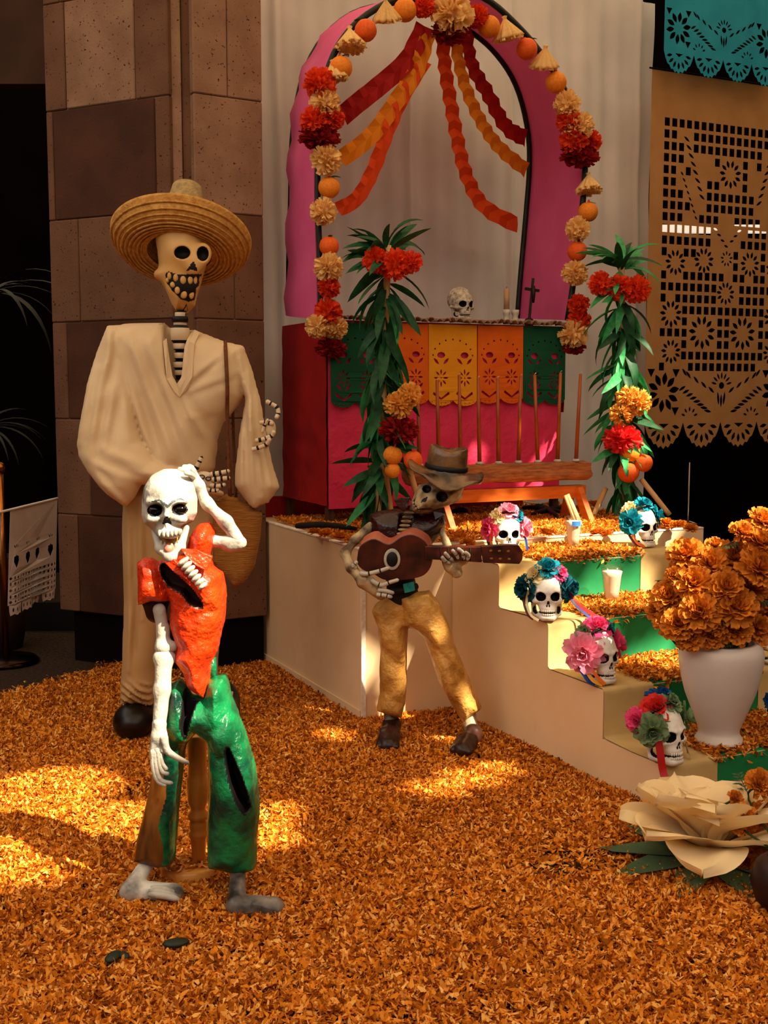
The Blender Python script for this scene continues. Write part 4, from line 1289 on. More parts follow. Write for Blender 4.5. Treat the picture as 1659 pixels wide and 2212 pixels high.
# ---------------------------------------------------------------- on the table top
TT = TZ + .016
ps = AL(AB(PB(995, 684, -.92))[0], -.92, TT)
skull('skull', ps, .178, .5, 0, 'aged grey skull standing on the altar table', True)
pc_ = AL(AB(PB(1104, 684, -.92))[0], -.92, TT - .005)
hold = thing('candle_holder', 'small white plaster candle holder with two cups on the altar table', 'candle holder', pc_)
M_plas = mat('plaster', '#b0a090', '#cbbfb0', 30, .8, bump=.2)
for dx in (-.028, .026):
    V_, F_ = lathe([(.020, 0), (.018, .03), (.014, .04), (.02, .055), (.021, .075), (.013, .076)], 14)
    mk('cup', V_ + pc_ + AX * dx, F_, M_plas, hold)
mk('foot', *tube([pc_ - AX * .045 + UP * .012, pc_ + AX * .045 + UP * .012], [.013, .013], 10, .9), M_plas, hold)
V_, F_ = tube([pc_ - AX * .028 + UP * .07, pc_ - AX * .030 + UP * .185], [.0155, .0145], 12)
cnd = thing('candle_stub', 'short beige candle standing in the plaster holder', 'candle', pc_ - AX * .028 + UP * .07)
mk('wax', V_, F_, mat('beige_wax', '#a88058', '#b8906a', 8, .5), cnd)
mk('wick', *tube([pc_ - AX * .03 + UP * .184, pc_ - AX * .029 + UP * .195], .0015, 6), M_black, cnd)
px_ = AL(AB(PB(1143, 686, -.92))[0], -.92, TT - .005)
crs = thing('crucifix', 'dark wooden crucifix on the altar table beside the candle', 'crucifix', px_)
M_dw = mat('dark_wood', '#140a06', '#241208', 20, .6)
V_, F_ = ball(px_ + UP * .012, (.028, .028, .026))
mk('base', V_, F_, M_dw, crs)
top = px_ + AX * .022 + UP * .245
mk('upright', *bar(px_ + UP * .02, top, .018, .014), M_dw, crs, smooth=False)
ca_ = px_ + AX * .017 + UP * .185
mk('crossbar', *bar(ca_ - AX * .042 + UP * .004, ca_ + AX * .042 - UP * .004, .016, .014), M_dw, crs, smooth=False)
mk('figure', *tube([ca_ + BX * .012 + UP * .02, ca_ + BX * .014 - UP * .02, ca_ + BX * .013 - UP * .07], [.008, .011, .006], 8), M_dw, crs)

# ---------------------------------------------------------------- log with candles on a wooden rack
BB = -.47
M_log = mat('split_log', '#7a4420', '#a8683a', 14, .8, stretch=(1, 1, 6), bump=.4, bs=30)
M_beam = mat('orange_beam', '#b0520e', '#c8661a', 10, .55, stretch=(1, 1, 5))
rack = thing('log_rack', 'low orange wooden rack under the candle log', 'rack', AL(1.1, BB, ZP))
lgA0, lgA1 = AB(PB(880, 1030, BB))[0], AB(PB(1266, 1020, BB))[0]
zl0, zl1 = PB(1200, 1048, BB)[2], PB(1200, 997, BB)[2]
mk('beam', *albox(lgA0 + .1, lgA1 - .02, BB - .03, BB + .03, zl0 - .065, zl0 - .004), M_beam, rack, smooth=False)
for a in (lgA0 + .16, lgA1 - .07):
    for s in (-1, 1):
        mk('leg', *bar(AL(a, BB + s * .03, zl0 - .02), AL(a + .02, BB + s * .12, ZP - .006), .05, .03, AX), M_beam, rack, smooth=False)
def f_log(X, Y, Z):
    a = (X - OX[0]) * AX[0] + (Y - OX[1]) * AX[1]
    b = (X - OX[0]) * BX[0] + (Y - OX[1]) * BX[1] - BB
    am, ah = (lgA0 + lgA1) / 2, (lgA1 - lgA0) / 2
    qz = np.abs(Z - (zl0 + zl1) / 2) - (zl1 - zl0) / 2 + .004
    d = np.maximum(np.maximum(np.abs(a - am) - ah, np.abs(b) - .055), qz)
    d = smax(d, np.sqrt(b ** 2 + (Z - zl1 - .01) ** 2) - .105, .01)
    return d + wr(a * 1.0, b * 3, Z, .004, 45, 8, (.15, 1, 1)) + 0 * X
c0, c1 = AL(lgA0, BB, zl0), AL(lgA1, BB, zl1)
tag(sdfo('candle_log', f_log, (c0[0] - .1, c0[1] - .1, zl0 - .03), (c1[0] + .1, c1[1] + .1, zl1 + .03), .0075, M_log), 'split brown log drilled to hold a row of candles', 'log')
M_cwax = mat('amber_wax', '#8a3c10', '#a8501c', 6, .4)
for i, (x, yt, xb) in enumerate(((903, 862, 906), (944, 816, 948), (992, 805, 995), (1033, 812, 1036), (1075, 812, 1077), (1125, 808, 1120), (1155, 805, 1162), (1211, 800, 1204), (1254, 803, 1244))):
    p0 = PB(xb, 998, BB + random.uniform(-.01, .01))
    p0[2] = zl1 - .012
    p1 = PB(x, yt + 5, BB)
    c = thing('taper_candle', 'tall thin amber candle in the log, %s from the left' % ordn(i), 'candle', p0, 'tall candles in the log')
    mk('wax', *tube([p0, p1], [.0105, .0075], 12), M_cwax, c)
    mk('wick', *tube([p1, p1 + UP * .007 + AX * .002, p1 + UP * .010 + AX * .008], .0018, 6), M_plas, c)
    V_, F_ = lathe([(.018, -.002), (.02, .006), (.012, .012)], 10)
    mk('wax_drip', V_ + p0 + UP * .011, F_, M_plas, c)

# ---------------------------------------------------------------- leafy tripods
LEAF = [lance(1, .205, b, .35, 7, s) for s, b in ((1, .5), (2, .9), (3, 1.3), (4, .25), (5, .7))]
LME = [[mesh_of('leaf', v, f, [m]) for v, f in LEAF] for m in (M_leaf, M_leafl)]
M_stake = mat('peeled_stake', '#c89a60', '#dcb47c', 10, .7, stretch=(1, 1, .2))
def leaf_at(parent, p, d, L, kind, light):
    d = Vector(d).normalized()
    x = d
    z = Vector((0, 0, 1)) - x * x.z
    if z.length < .1: z = Vector((0, -1, 0)) - x * x.y
    z.normalize()
    y = z.cross(x)
    R = Matrix((x, y, z)).transposed().to_4x4() @ Matrix.Rotation(random.uniform(-.9, .9), 4, 'X')
    inst('leaf', LME[light][kind], parent, Matrix.Translation(Vector(p - ORG[parent.name])) @ R @ Matrix.Scale(L, 4))
def tripod(label, base, top, legs, zones, lightp):
    o = thing('leafy_post', label, 'leafy post', (base[0], base[1], ZP))
    mk('stake', *tube(spline([base, (base + top) / 2 + np.array([.006, 0, 0]), top], 10), [.016] * 10, 10), M_stake, o)
    for a, b in legs: mk('stake', *tube(spline([a, (a + b) / 2, b], 8), [.014] * 8, 10), M_stake, o)
    rd = random.Random(label)
    for (t0, t1, n_, e0, e1, L0, L1) in zones:
        for k in range(int(n_ * 1.35)):
            t = rd.uniform(t0, t1)
            p = base + (top - base) * t
            az = rd.uniform(0, 2 * PI)
            el = rd.uniform(e0, e1)
            d = np.array([math.cos(az) * math.cos(el), math.sin(az) * math.cos(el), math.sin(el)])
            leaf_at(o, p + d * .012, d, rd.uniform(L0, L1), rd.randrange(5), 1 if rd.random() < lightp else 0)
    return o
lb = PB(814, 1118, -.36)
lb[2] = ZP - .01
Yl = lb[1]
lt_ = P(838, 530, Yl)
zn = [(.93, 1.0, 18, .05, 1.25, .17, .24), (.8, .95, 14, -.9, -.1, .18, .26), (.58, .85, 30, -1.35, -.5, .18, .26), (.36, .62, 34, -1.3, -.3, .18, .26), (.22, .36, 22, -.75, .15, .17, .24), (.12, .24, 14, -1.4, -.6, .16, .22)]
tripod('leafy green post with red and cream flowers left of the altar table', lb, lt_, [(P(830, 1000, Yl - .02), P(845, 1112, Yl + .05)), (P(880, 1000, Yl + .02), P(905, 1085, Yl + .1))], zn, .2)
rb = G(1345, 1120, ZP)
Yr = rb[1]
rt_ = P(1342, 560, Yr)
zn2 = [(.95, 1.0, 16, .05, 1.2, .17, .24), (.8, .97, 14, -.9, .0, .18, .24), (.58, .85, 34, -1.2, -.2, .18, .26), (.36, .62, 36, -1.3, -.2, .18, .26), (.22, .36, 22, -1.2, -.1, .17, .24), (.08, .24, 16, -1.4, -.7, .18, .24)]
tripod('leafy green post with red and yellow flowers right of the altar table', rb, rt_, [(P(1308, 1055, Yr), P(1266, 1150, Yr - .12)), (P(1385, 1035, Yr - .03), P(1446, 1112, Yr - .03)), (P(1350, 1060, Yr + .03), P(1340, 1105, Yr + .15))], zn2, .6)
M_pred = mat('scarlet_tissue', '#d81e24', '#ea3c34', 6, .75, transl=.3)
M_yel = mat('yellow_pom_tissue', '#eda83c', '#f5c060', 6, .75, transl=.3)
ME['pom_yel'] = [pom_geo(9, 150).mesh('tissue_pompom', M_yel)]
ME['pom_sc'] = [pom_geo(12, 150).mesh('tissue_pompom', M_pred)]
for side, Yq, lst in (('left', Yl, [('redo', 812, 562, 28), ('redo', 853, 572, 33), ('redo', 888, 566, 24), ('yel', 862, 874, 32), ('yel', 886, 852, 26), ('dred', 861, 928, 42), ('orange', 848, 984, 21), ('oranged', 892, 994, 21), ('orange', 848, 1016, 17)]),
                      ('right', Yr, [('redo', 1297, 612, 26), ('redo', 1340, 622, 28), ('redo', 1376, 625, 29), ('yel', 1378, 868, 28), ('yel', 1342, 893, 26), ('yel', 1356, 858, 26), ('sc', 1346, 950, 44), ('orange', 1362, 977, 21), ('oranged', 1390, 1000, 20), ('oranged', 1358, 1020, 23)])):
    ct = {}
    for kd, x, y, rp in lst:
        p = P(x, y, Yq - .09)
        r = rp * p[1] / F
        ct[kd] = ct.get(kd, 0) + 1
        lbs = {'redo': 'vermilion pompom', 'yel': 'yellow tissue pompom', 'dred': 'crimson fringed pompom', 'sc': 'scarlet fringed pompom', 'orange': 'light orange fruit', 'oranged': 'deep orange fruit'}[kd]
        lbl = '%s tied to the %s leafy post%s' % (lbs, side, ', %s such from left' % ordn(sorted([t[1] + t[2] * .01 for t in lst if t[0] == kd]).index(x + y * .01)) if sum(t[0] == kd for t in lst) > 1 else '')
        if kd.startswith('orange'): orange(p, r, kd == 'oranged', lbl, kd == 'orange', 'oranges on the leafy posts')
        else:
            o = orn('tissue_pompom', ME['pom_' + kd][0], p, r, (random.uniform(-.3, .3), 0, random.uniform(0, 6)), lbl, 'paper flower', 'pompoms on the leafy posts')
            if kd in ('dred', 'sc'): o.scale = (r, r * .8, r * .72); o.rotation_euler = (0, .08, .2)

# ---------------------------------------------------------------- glasses of milk
M_glass = bpy.data.materials.new('clear_glass')
M_glass.use_nodes = True
gn, gl_ = M_glass.node_tree.nodes, M_glass.node_tree.links
gt0, gg0, gm0 = gn.new('ShaderNodeBsdfTransparent'), gn.new('ShaderNodeBsdfGlossy'), gn.new('ShaderNodeMixShader')
gt0.inputs['Color'].default_value = (.93, .92, .88, 1)
gg0.inputs['Roughness'].default_value = .05
gm0.inputs['Fac'].default_value = .07
gl_.new(gt0.outputs['BSDF'], gm0.inputs[1])
gl_.new(gg0.outputs['BSDF'], gm0.inputs[2])
gl_.new(gm0.outputs['Shader'], gn['Material Output'].inputs['Surface'])
M_milk = mat('milk', '#f2e4d0', rough=.4)
def glass(p, h, r, label):
    o = thing('milk_glass', label, 'glass', p, 'glasses of milk')
    n_ = 28
    fl = lambda a, i: 1 + .012 * math.cos(14 * a)
    V_, F_ = lathe([(r * .66, 0), (r * .72, h * .3), (r * .86, h * .72), (r, h), (r * .96, h), (r * .82, h * .72), (r * .68, h * .3), (r * .60, .008)], n_, fl)
    mk('tumbler', V_ + p, F_, M_glass, o)
    V_, F_ = lathe([(r * .57, .010), (r * .64, h * .3), (r * .78, h * .72), (r * .87, h * .86), (r * .2, h * .865)], n_)
    mk('milk', V_ + p, F_, M_milk, o)
    return o
glass(G(1321, 1300, SZ[1] + .012), .150, .048, 'clear glass of milk on the second step before the green cloth')
gp = G(1238, 1183, SZ[0] + .012)
g1 = glass(gp, .14, .042, 'clear glass of milk with blue label on the top step')
mk('label', *[np.array([gp + np.array([math.cos(t) * .0415, math.sin(t) * .0415, z]) for z in (.100, .122) for t in np.linspace(-1.9, -.9, 7)]), [(i, i + 1, i + 8, i + 7) for i in range(6)]], mat('blue_label', '#2a6ab0', '#3a80c4', 60), g1)
for i, (x0, y0, x1, y1) in enumerate(((1221, 1070, 1236, 1110), (1232, 1080, 1244, 1108), (1226, 1068, 1240, 1104))):
    Ys = gp[1] + .14
    b_ = P(x1, y1, Ys)
    tag(mk('peeled_stick', *tube([P(x0, y0, Ys + .02), b_, b_ + (b_ - P(x0, y0, Ys + .02)) * 1.0], .009, 8), M_stake), 'short peeled stick leaning behind the labelled milk glass, %s from the left' % ordn([0, 2, 1][i]), 'stick', 'peeled sticks')

# ---------------------------------------------------------------- vase with marigolds
M_porc = mat('white_glaze', '#c8bab0', '#d6cabf', 3, .4, bump=.02)
vb = G(1552, 1602, SZ[3] + .015)
vs = thing('vase', 'large white vase of marigolds on the lowest altar step', 'vase', vb)
k_ = vb[1] / F
prof = [(50, 0), (53, 4), (51, 10), (45, 20), (44, 27), (48, 40), (63, 78), (76, 112), (84, 142), (90, 176), (92, 200), (88, 214), (78, 224), (70, 226), (80, 208), (84, 190), (60, 100), (38, 24)]
V_, F_ = lathe([(r * k_, z * k_) for r, z in prof], 40)
mk('body', V_ + vb, F_[:-1], M_porc, vs)
M_mar = mat('marigold_orange', '#c0640a', '#e08c22', 5, .7, transl=.2)
MG = [marigold_geo(s).mesh('marigold_head', M_mar) for s in (3, 4, 5)]
M_stem = mat('stem_green', '#24351a', '#3a5028', 10, .7)
def fern_geo(seed):                     # feathery marigold foliage
    g = Geo()
    r = np.random.default_rng(seed)
    for k in range(6):
        for s in (-1, 1):
            V, Fs = lance(.5 - .04 * k, .09, .4, .2, 3, seed + k)
            V = rotz(V, s * (.8 + r.normal(0, .15))) + np.array([.15 + k * .15, 0, 0])
            g.add(V, Fs)
    g.add(*tube([(0, 0, 0), (.5, 0, .05), (1.1, 0, 0)], [.02, .018, .008], 5))
    return g
FERN = fern_geo(2).mesh('foliage', M_stem)
def marigold(p, r, foot, label, i, group, d=None):
    o = thing('marigold', label, 'marigold', p, group)
    d = Vector(d if d is not None else (random.uniform(-.5, .5), -.75, .55)).normalized()
    q = Vector((0, 0, 1)).rotation_difference(d) @ Quaternion((0, 0, 1), random.uniform(0, 6))
    inst('head', MG[i % 3], o, Matrix.LocRotScale(Vector((0, 0, 0)), q, Vector((r, r, r))))
    pth = spline([p - np.array(d) * .01, p - np.array(d) * .06 - UP * .03, foot], 9)
    mk('stem', *tube(pth, .0035, 6), M_stem, o)
    if i % 2 == 0:
        inst('foliage', FERN, o, Matrix.Translation(Vector(pth[3] - p)) @ Euler((random.uniform(-.5, .5), random.uniform(-.6, .2), random.uniform(0, 6))).to_matrix().to_4x4() @ Matrix.Scale(.085, 4))
    return o
MARI = [(1602, 1150, 30, -.02), (1646, 1126, 36, .02), (1482, 1198, 42, .05), (1456, 1244, 22, -.02), (1535, 1222, 45, .0), (1590, 1208, 46, .03), (1640, 1172, 40, -.03), (1640, 1228, 52, -.08), (1500, 1262, 44, -.06),
        (1568, 1270, 42, -.1), (1446, 1290, 40, -.02), (1512, 1322, 48, -.12), (1590, 1312, 50, -.12), (1466, 1348, 40, -.10), (1620, 1270, 40, -.02), (1548, 1345, 40, -.10), (1470, 1235, 30, .05), (1420, 1320, 26, .06), (1652, 1290, 38, .06), (1655, 1340, 40, .08), (1545, 1180, 24, .08), (1620, 1190, 30, .1), (1440, 1345, 30, -.04), (1492, 1376, 34, -.11), (1540, 1372, 34, -.10), (1590, 1362, 36, -.10), (1636, 1356, 34, -.02)]
vtop = vb + UP * (205 * k_)
for i, (x, y, rp, dy) in enumerate(MARI):
    p = P(x, y, vb[1] + dy)
    rank = sorted(range(len(MARI)), key=lambda j: MARI[j][1]).index(i)
    lbl = 'orange marigold in the white vase, %s highest bloom' % ordn(rank) if rank < 20 else 'orange marigold hanging lowest over the vase rim, %s of the rim blooms from the left' % ordn(sorted([t[0] for j, t in enumerate(MARI) if sorted(range(len(MARI)), key=lambda q: MARI[q][1]).index(j) >= 20]).index(x))
    marigold(p, rp * p[1] / F, vtop + np.array([(p[0] - vb[0]) * .3, (p[1] - vb[1]) * .3, -.08]), lbl, i, 'marigolds in the white vase', ((p[0] - vb[0]) * 2, -.7 + (p[1] - vb[1]) * 2, .5 + (p[2] - vtop[2] - .1)))

# bouquet at the right edge, in a dark pot
pp_ = G(1700, 1975)
pot = thing('flower_pot', 'dark round pot cut off by the right frame edge on the petals', 'pot', (pp_[0], pp_[1], 0))
V_, F_ = lathe([(.05, 0), (.085, .04), (.1, .09), (.085, .14), (.06, .16), (.05, .155), (.07, .1)], 24)
mk('body', V_ + np.array([pp_[0], pp_[1], 0]), F_[:-1], mat('dark_clay', '#1c0a08', '#2a100c', 6, .5), pot)
RM = [(1640, 1694, 36, .04), (1602, 1770, 38, 0), (1650, 1760, 34, .06), (1588, 1725, 20, .05), (1645, 1822, 34, 0), (1612, 1865, 34, -.02), (1655, 1880, 28, .03), (1690, 1720, 36, .05), (1690, 1800, 40, .0)]
for i, (x, y, rp, dy) in enumerate(RM):
    p = P(x, y, pp_[1] + .25 + dy)
    marigold(p, rp * p[1] / F, np.array([pp_[0], pp_[1], .15]), 'orange marigold in the right-edge bouquet, %s highest bloom' % ordn(sorted([t[1] for t in RM]).index(y)), i, 'marigolds in the right-edge bouquet')

# marigold heads along the platform
for i, (x, y, rp) in enumerate(((680, 1148, 16), (705, 1152, 18), (735, 1160, 20), (762, 1168, 20), (990, 1160, 20), (1010, 1172, 18), (1180, 1150, 16), (1262, 1096, 18), (1282, 1090, 17), (1290, 1150, 18), (1310, 1152, 15), (1440, 1130, 18), (1466, 1134, 18), (1492, 1140, 16), (1195, 1085, 14), (1420, 1122, 14))):
    p = G(x, y + 8, ZP + .015)
    r = rp * p[1] / F
    o = orn('marigold', MG[i % 3], p + UP * r * .35, r, (random.uniform(-.3, .1), random.uniform(-.3, .3), random.uniform(0, 6)), 'marigold head lying on the white platform, %s from the left' % ordn(sorted([680, 705, 735, 762, 990, 1010, 1180, 1262, 1282, 1290, 1310, 1440, 1466, 1492, 1195, 1420]).index(x)), 'marigold', 'marigold heads on the platform')
# charred twigs
M_char = mat('charred', '#0e0806', '#1c120c', 30, .8)
for i, (x0, y0, x1, y1) in enumerate(((1130, 1098, 1215, 1106), (1150, 1112, 1230, 1096), (1160, 1092, 1205, 1116), (640, 1136, 770, 1142), (975, 1108, 1010, 1104))):
    a, b = G(x0, y0, ZP + .03), G(x1, y1, ZP + .035)
    tag(mk('charred_stick', *tube(spline([a, (a + b) / 2 + UP * .012, b], 8), [.012, .016, .015, .016, .013, .014, .012, .008], 7), M_char),
        'charred stick lying on the platform petals, %s from the left' % ordn([2, 3, 4, 0, 1][i]), 'stick', 'charred sticks')

# ---------------------------------------------------------------- giant cream paper flower
M_gcr = mat('cream_crepe', '#ecd09a', '#f4dcab', 3, .85, transl=.3, bump=.05, bs=40)
M_gsage = mat('sage_crepe', '#3f5a3c', '#587450', 5, .85, transl=.2)
fc = G(1532, 1868)
big = thing('giant_paper_flower', 'giant cream crepe-paper flower lying on the petals at the stair foot', 'paper flower', (fc[0], fc[1], 0))
fz = np.array([fc[0], fc[1], .05])
r = np.random.default_rng(4)
def gpetal(L, W, phi0, curl, cup, seed, nu=16, nv=8):
    q = np.random.default_rng(seed)
    a1, a2, a3 = q.uniform(0, 6.28, 3)
    V = []
    x, z = .012, 0
    for i in range(nu + 1):
        u_ = i / nu
        a = phi0 + .35 + curl * u_ * 1.4
        if i:
            x += L / nu * math.cos(a)
            z += L / nu * math.sin(a)
        wd = W * (math.sqrt(max(1 - ((u_ - .58) / .42) ** 2, .0004)) if u_ > .58 else .22 + .78 * math.sin(PI / 2 * u_ / .58))
        for j in range(nv + 1):
            v_ = 2 * j / nv - 1
            bow = 0
            d = cup * .5 * v_ * v_ * wd + .012 * u_ * math.sin(4 * v_ + a1) + .008 * u_ * u_ * math.sin(8 * v_ + a2) + .004 * math.sin(9 * u_ + 3 * v_ + a3)
            V.append((x - d * math.sin(a) - bow * math.cos(a), v_ * wd / 2, z + d * math.cos(a) - bow * math.sin(a)))
    Fs = [(i * (nv + 1) + j, (i + 1) * (nv + 1) + j, (i + 1) * (nv + 1) + j + 1, i * (nv + 1) + j + 1) for i in range(nu) for j in range(nv)]
    return np.array(V), Fs
k = 0
for lay, (n_, ph, L, W, cup) in enumerate(((5, 1.25, .13, .13, .5), (6, .98, .19, .17, .45), (7, .68, .25, .20, .4), (8, .30, .29, .21, .3))):
    for i in range(n_):
        V_, F_ = gpetal(L * r.uniform(.92, 1.1), W * 1.1, ph + r.normal(0, .07), -.45 + r.normal(0, .12), cup * .8, 500 + k)
        V_ = rotz(V_, 2 * PI * i / n_ + lay * .45 + r.normal(0, .1))
        mk('petal', V_ + fz, F_, M_gcr, big)
        k += 1
for i, g in enumerate((2.2, 2.9, 3.5, 4.2, 4.9, 5.5, .2)):
    V_, F_ = lance(.33, .12, .25, .2, 7, i)
    V_[:, 2] = np.maximum(V_[:, 2] * .5, -.015)
    mk('leaf', rotz(V_, g) + fz - UP * .012, F_, M_gsage, big)

# ---------------------------------------------------------------- palm plants in the dark at the left
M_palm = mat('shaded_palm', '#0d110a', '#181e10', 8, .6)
PLM = mesh_of('frond', *lance(1, .05, 1.6, .2, 10, 3), [M_palm])
for lbl, px, py, n_, L in (('long-leaved palm in the dark doorway, the upper clump', -30, 640, 26, .55), ('long-leaved palm in the dark doorway, the lower clump', -40, 930, 22, .5)):
    p = P(px, py, 6.3 if py < 800 else 7.6)
    o = thing('potted_palm', lbl, 'palm', (p[0], p[1], 0), 'palms in the doorway')
    mk('trunk', *tube([(p[0], p[1], .3), (p[0] + .01, p[1], p[2])], .02, 8), M_brownw, o)
    V_, F_ = lathe([(.13, 0), (.16, .15), (.18, .32), (.165, .33), (.15, .30)], 20)
    mk('pot', V_ + np.array([p[0], p[1], .0]), F_, mat('pot_clay', '#2a1008', '#341810', 8, .7), o)
    for k in range(n_):
        d = Vector((math.cos(k * 2.4), math.sin(k * 2.4), random.uniform(.3, 1.6))).normalized()
        y = Vector((0, 0, 1)).cross(d).normalized()
        R = Matrix((d, y, d.cross(y))).transposed().to_4x4()
        inst('frond', PLM, o, Matrix.Translation(Vector((0, 0, p[2]))) @ R @ Matrix.Scale(L * random.uniform(.8, 1.2), 4))
# ---------------------------------------------------------------- helpers for figures
def bone(path, rad, mats, parent, name, bands=(), n=12, flat=1.0, nseg=None):
    """a bone or finger: tube with rounded ends; bands = fractions painted black"""
    p = spline(path, nseg or max(14, 6 * len(path)))
    L = np.concatenate([[0], np.cumsum(np.linalg.norm(np.diff(p, axis=0), axis=1))])
    s = L / L[-1]
    rads = np.interp(s, np.linspace(0, 1, len(rad)), rad) if not np.isscalar(rad) else np.full(len(p), rad)
    rads = rads * np.sqrt(np.clip(1 - (1 - np.clip(np.minimum(L, L[-1] - L) / (rads * .8), 0, 1)) ** 2, .02, 1))
    V, Fs = tube(p, rads, n, flat)
    fm = []
    for i in range(len(p) - 1):
        t = (s[i] + s[i + 1]) / 2
        fm += [1 if any(a < t < b for a, b in bands) else 0] * n
    fm += [0, 0]
    return mk(name, V, Fs, mats, parent, fm)
M_fbone = mat('figure_bone', '#c9bfae', '#e2d9c8', 10, .5, bump=.12, bs=50, lo=.3, hi=.6)
M_hand = [mat('striped_bone', '#c8ae88', '#d8c2a0', 12, .6), M_ink]

# ================================================================ tall figure in cotton clothes
Y0 = 4.66
tall = thing('skeleton_figure', 'tall papier-mache skeleton in cream cotton clothes before the pillar', 'skeleton', (P(380, 1590, Y0)[0], Y0, 0))
M_cotton = mat('cream_cotton', '#cdae84', '#d8bc94', 4, .9, bump=.12, bs=220)
M_mask = mat('ochre_mask', '#c89550', '#dcae6c', 6, .55, bump=.05, bs=30)
# --- head
hp = pp([(337, 519), (346, 480), (372, 462), (420, 462), (447, 480), (452, 519), (452, 545), (446, 568), (440, 588), (433, 612), (425, 638), (420, 660), (404, 677), (383, 675), (372, 657), (359, 626), (342, 600), (345, 577), (342, 546)], Y0)
eyesT = [(393.6, 545.7, 17.5, 14), (438, 548, 13, 16)]
noseT = [(418, 563), (402, 585), (413, 583), (428, 586)]
mouthT = [(357, 592), (364, 586), (380, 592), (436, 592), (437, 606), (431, 616), (424, 622), (421, 648), (407, 652), (390, 646), (372, 628), (358, 608)]
def f_head0(X, Y, Z):
    d = inflate(X, Y, Z, hp, Y0, .125, .085)
    for (x, y, rx, ry) in eyesT:
        c = P(x, y, Y0 - .11)
        ring = ell(X, Y, Z, c, (rx * .0026, .03, ry * .0026))
        d = smin(d, ring, .03)
    c = P(418, 575, Y0 - .12)
    d = smin(d, ell(X, Y, Z, c, (.03, .022, .035)), .03)
    c = P(395, 618, Y0 - .088)
    d = smin(d, ell(X, Y, Z, c, (.062, .03, .042)), .03)
    c = P(350, 594, Y0 - .03)
    return smin(d, ell(X, Y, Z, c, (.03, .06, .025)), .03)
def f_head(X, Y, Z):
    d = f_head0(X, Y, Z)
    for (x, y, rx, ry) in eyesT:
        c = P(x, y, Y0 - .135)
        d = smax(d, -ell(X, Y, Z, c, (rx * .00175, .035, ry * .00175)), .006)
    return d
def paint_head(C):
    m = np.zeros(len(C), int)
    x, y = proj(C)
    fr = C[:, 1] < Y0 - .02
    for (ex, ey, rx, ry) in eyesT: m[fr & (((x - ex) / rx) ** 2 + ((y - ey) / ry) ** 2 < 1)] = 1
    m[fr & (sdpoly(x, y, noseT) < 0)] = 1
    m[fr & (sdpoly(x, y, mouthT) < 0)] = 1
    m[fr & (sdpoly(x, y, [(403, 655), (393, 673), (407, 674)]) < 0) & (sdpoly(x, y, [(403, 661), (397, 671), (405, 672)]) > 0)] = 1
    return m
lo, hi = boxof([hp], Y0 - .19, Y0 + .16)
head = sdfo('skull', f_head, lo, hi, .0042, [M_mask, M_ink], tall, paint_head)
for x, y, w, h in ((366, 596, 5, 8), (379.5, 600, 5.5, 8.5), (395.5, 605, 7, 9), (411, 605, 6, 9), (421.5, 605, 5, 9), (431, 603, 3.5, 9),
                   (362, 605, 4.5, 5.5), (373, 615, 6, 6.5), (383, 627, 6, 8), (396.5, 636, 8, 9), (413.5, 636, 6, 10)):
    p = hit(f_head0, x, y, Y0 - .2, Y0 + .05)
    V_, F_ = ball(p, (w * .00175, .007, h * .00175), 12, 8)
    mk('tooth', V_, F_, M_mask, head)
# --- neck
for i, (y, w, h) in enumerate(((681, 11, 9), (699, 14, 9), (722, 20, 20), (748, 15, 9), (768, 13, 9), (788, 15, 9), (805, 12, 8))):
    p = P(389 + (0 if i != 2 else 0), y, Y0 - .05)
    V_, F_ = lathe([(w * .0012, -h * .0019), (w * .00185, -h * .0012), (w * .0019, 0), (w * .00185, h * .0012), (w * .0012, h * .0019)], 16)
    o = mk('vertebra', V_ + p, F_, M_hand, tall)
    fm = [1 if (i == 0 and False) or k < 16 or k >= 48 else 0 for k in range(64)] + [1, 1]
    o.data.polygons.foreach_set('material_index', fm)
mk('neck_rod', *tube([P(389, 672, Y0 - .045), P(390, 820, Y0 - .03)], .019, 10), M_ink, tall)
p = P(389, 690, Y0 - .05)
V_, F_ = lathe([(.031, -.011), (.033, 0), (.031, .011)], 18)
mk('neck_band', V_ + p, F_, M_ink, tall)
# --- shirt
body = pp([(243, 703), (300, 699), (352, 697), (372, 712), (405, 714), (420, 713), (484, 738), (525, 748), (534, 800), (528, 858), (505, 888), (481, 915), (470, 951), (464, 1012), (440, 1045), (330, 1045), (300, 985), (262, 850), (240, 770)], Y0)
slL = pp([(236, 704), (262, 706), (285, 760), (300, 860), (318, 950), (346, 990), (374, 1003), (410, 1010), (414, 1030), (372, 1040), (320, 1042), (307, 1069), (288, 1088), (250, 1061), (210, 1016), (186, 982), (181, 958), (186, 905), (196, 830), (214, 760)], Y0)
slR = pp([(505, 744), (527, 748), (546, 800), (562, 858), (574, 920), (590, 1000), (605, 1050), (582, 1084), (553, 1103), (546, 1096), (511, 1048), (512, 1000), (520, 936), (532, 862), (520, 830)], Y0)
vneck = pp([(358, 690), (361, 735), (371, 812), (387, 838), (403, 815), (408, 745), (420, 705), (414, 680), (362, 680)], Y0)
zt, zb = P(300, 705, Y0)[2], P(300, 1040, Y0)[2]
FB = [(262, 740, 335, 960, 1.2), (292, 722, 385, 985), (335, 745, 440, 1005, 1.1), (396, 848, 466, 965), (400, 842, 486, 768, .8), (404, 852, 515, 812, .9), (420, 900, 468, 900, .8), (350, 860, 400, 1010), (300, 860, 345, 985), (310, 708, 345, 720, .6)]
FL_ = [(215, 790, 196, 950), (236, 800, 222, 975, 1.1), (262, 840, 250, 960), (250, 965, 372, 1010, 1.2), (215, 985, 320, 1030), (232, 1010, 290, 1075, .9), (255, 740, 240, 830, .8), (285, 850, 300, 940)]
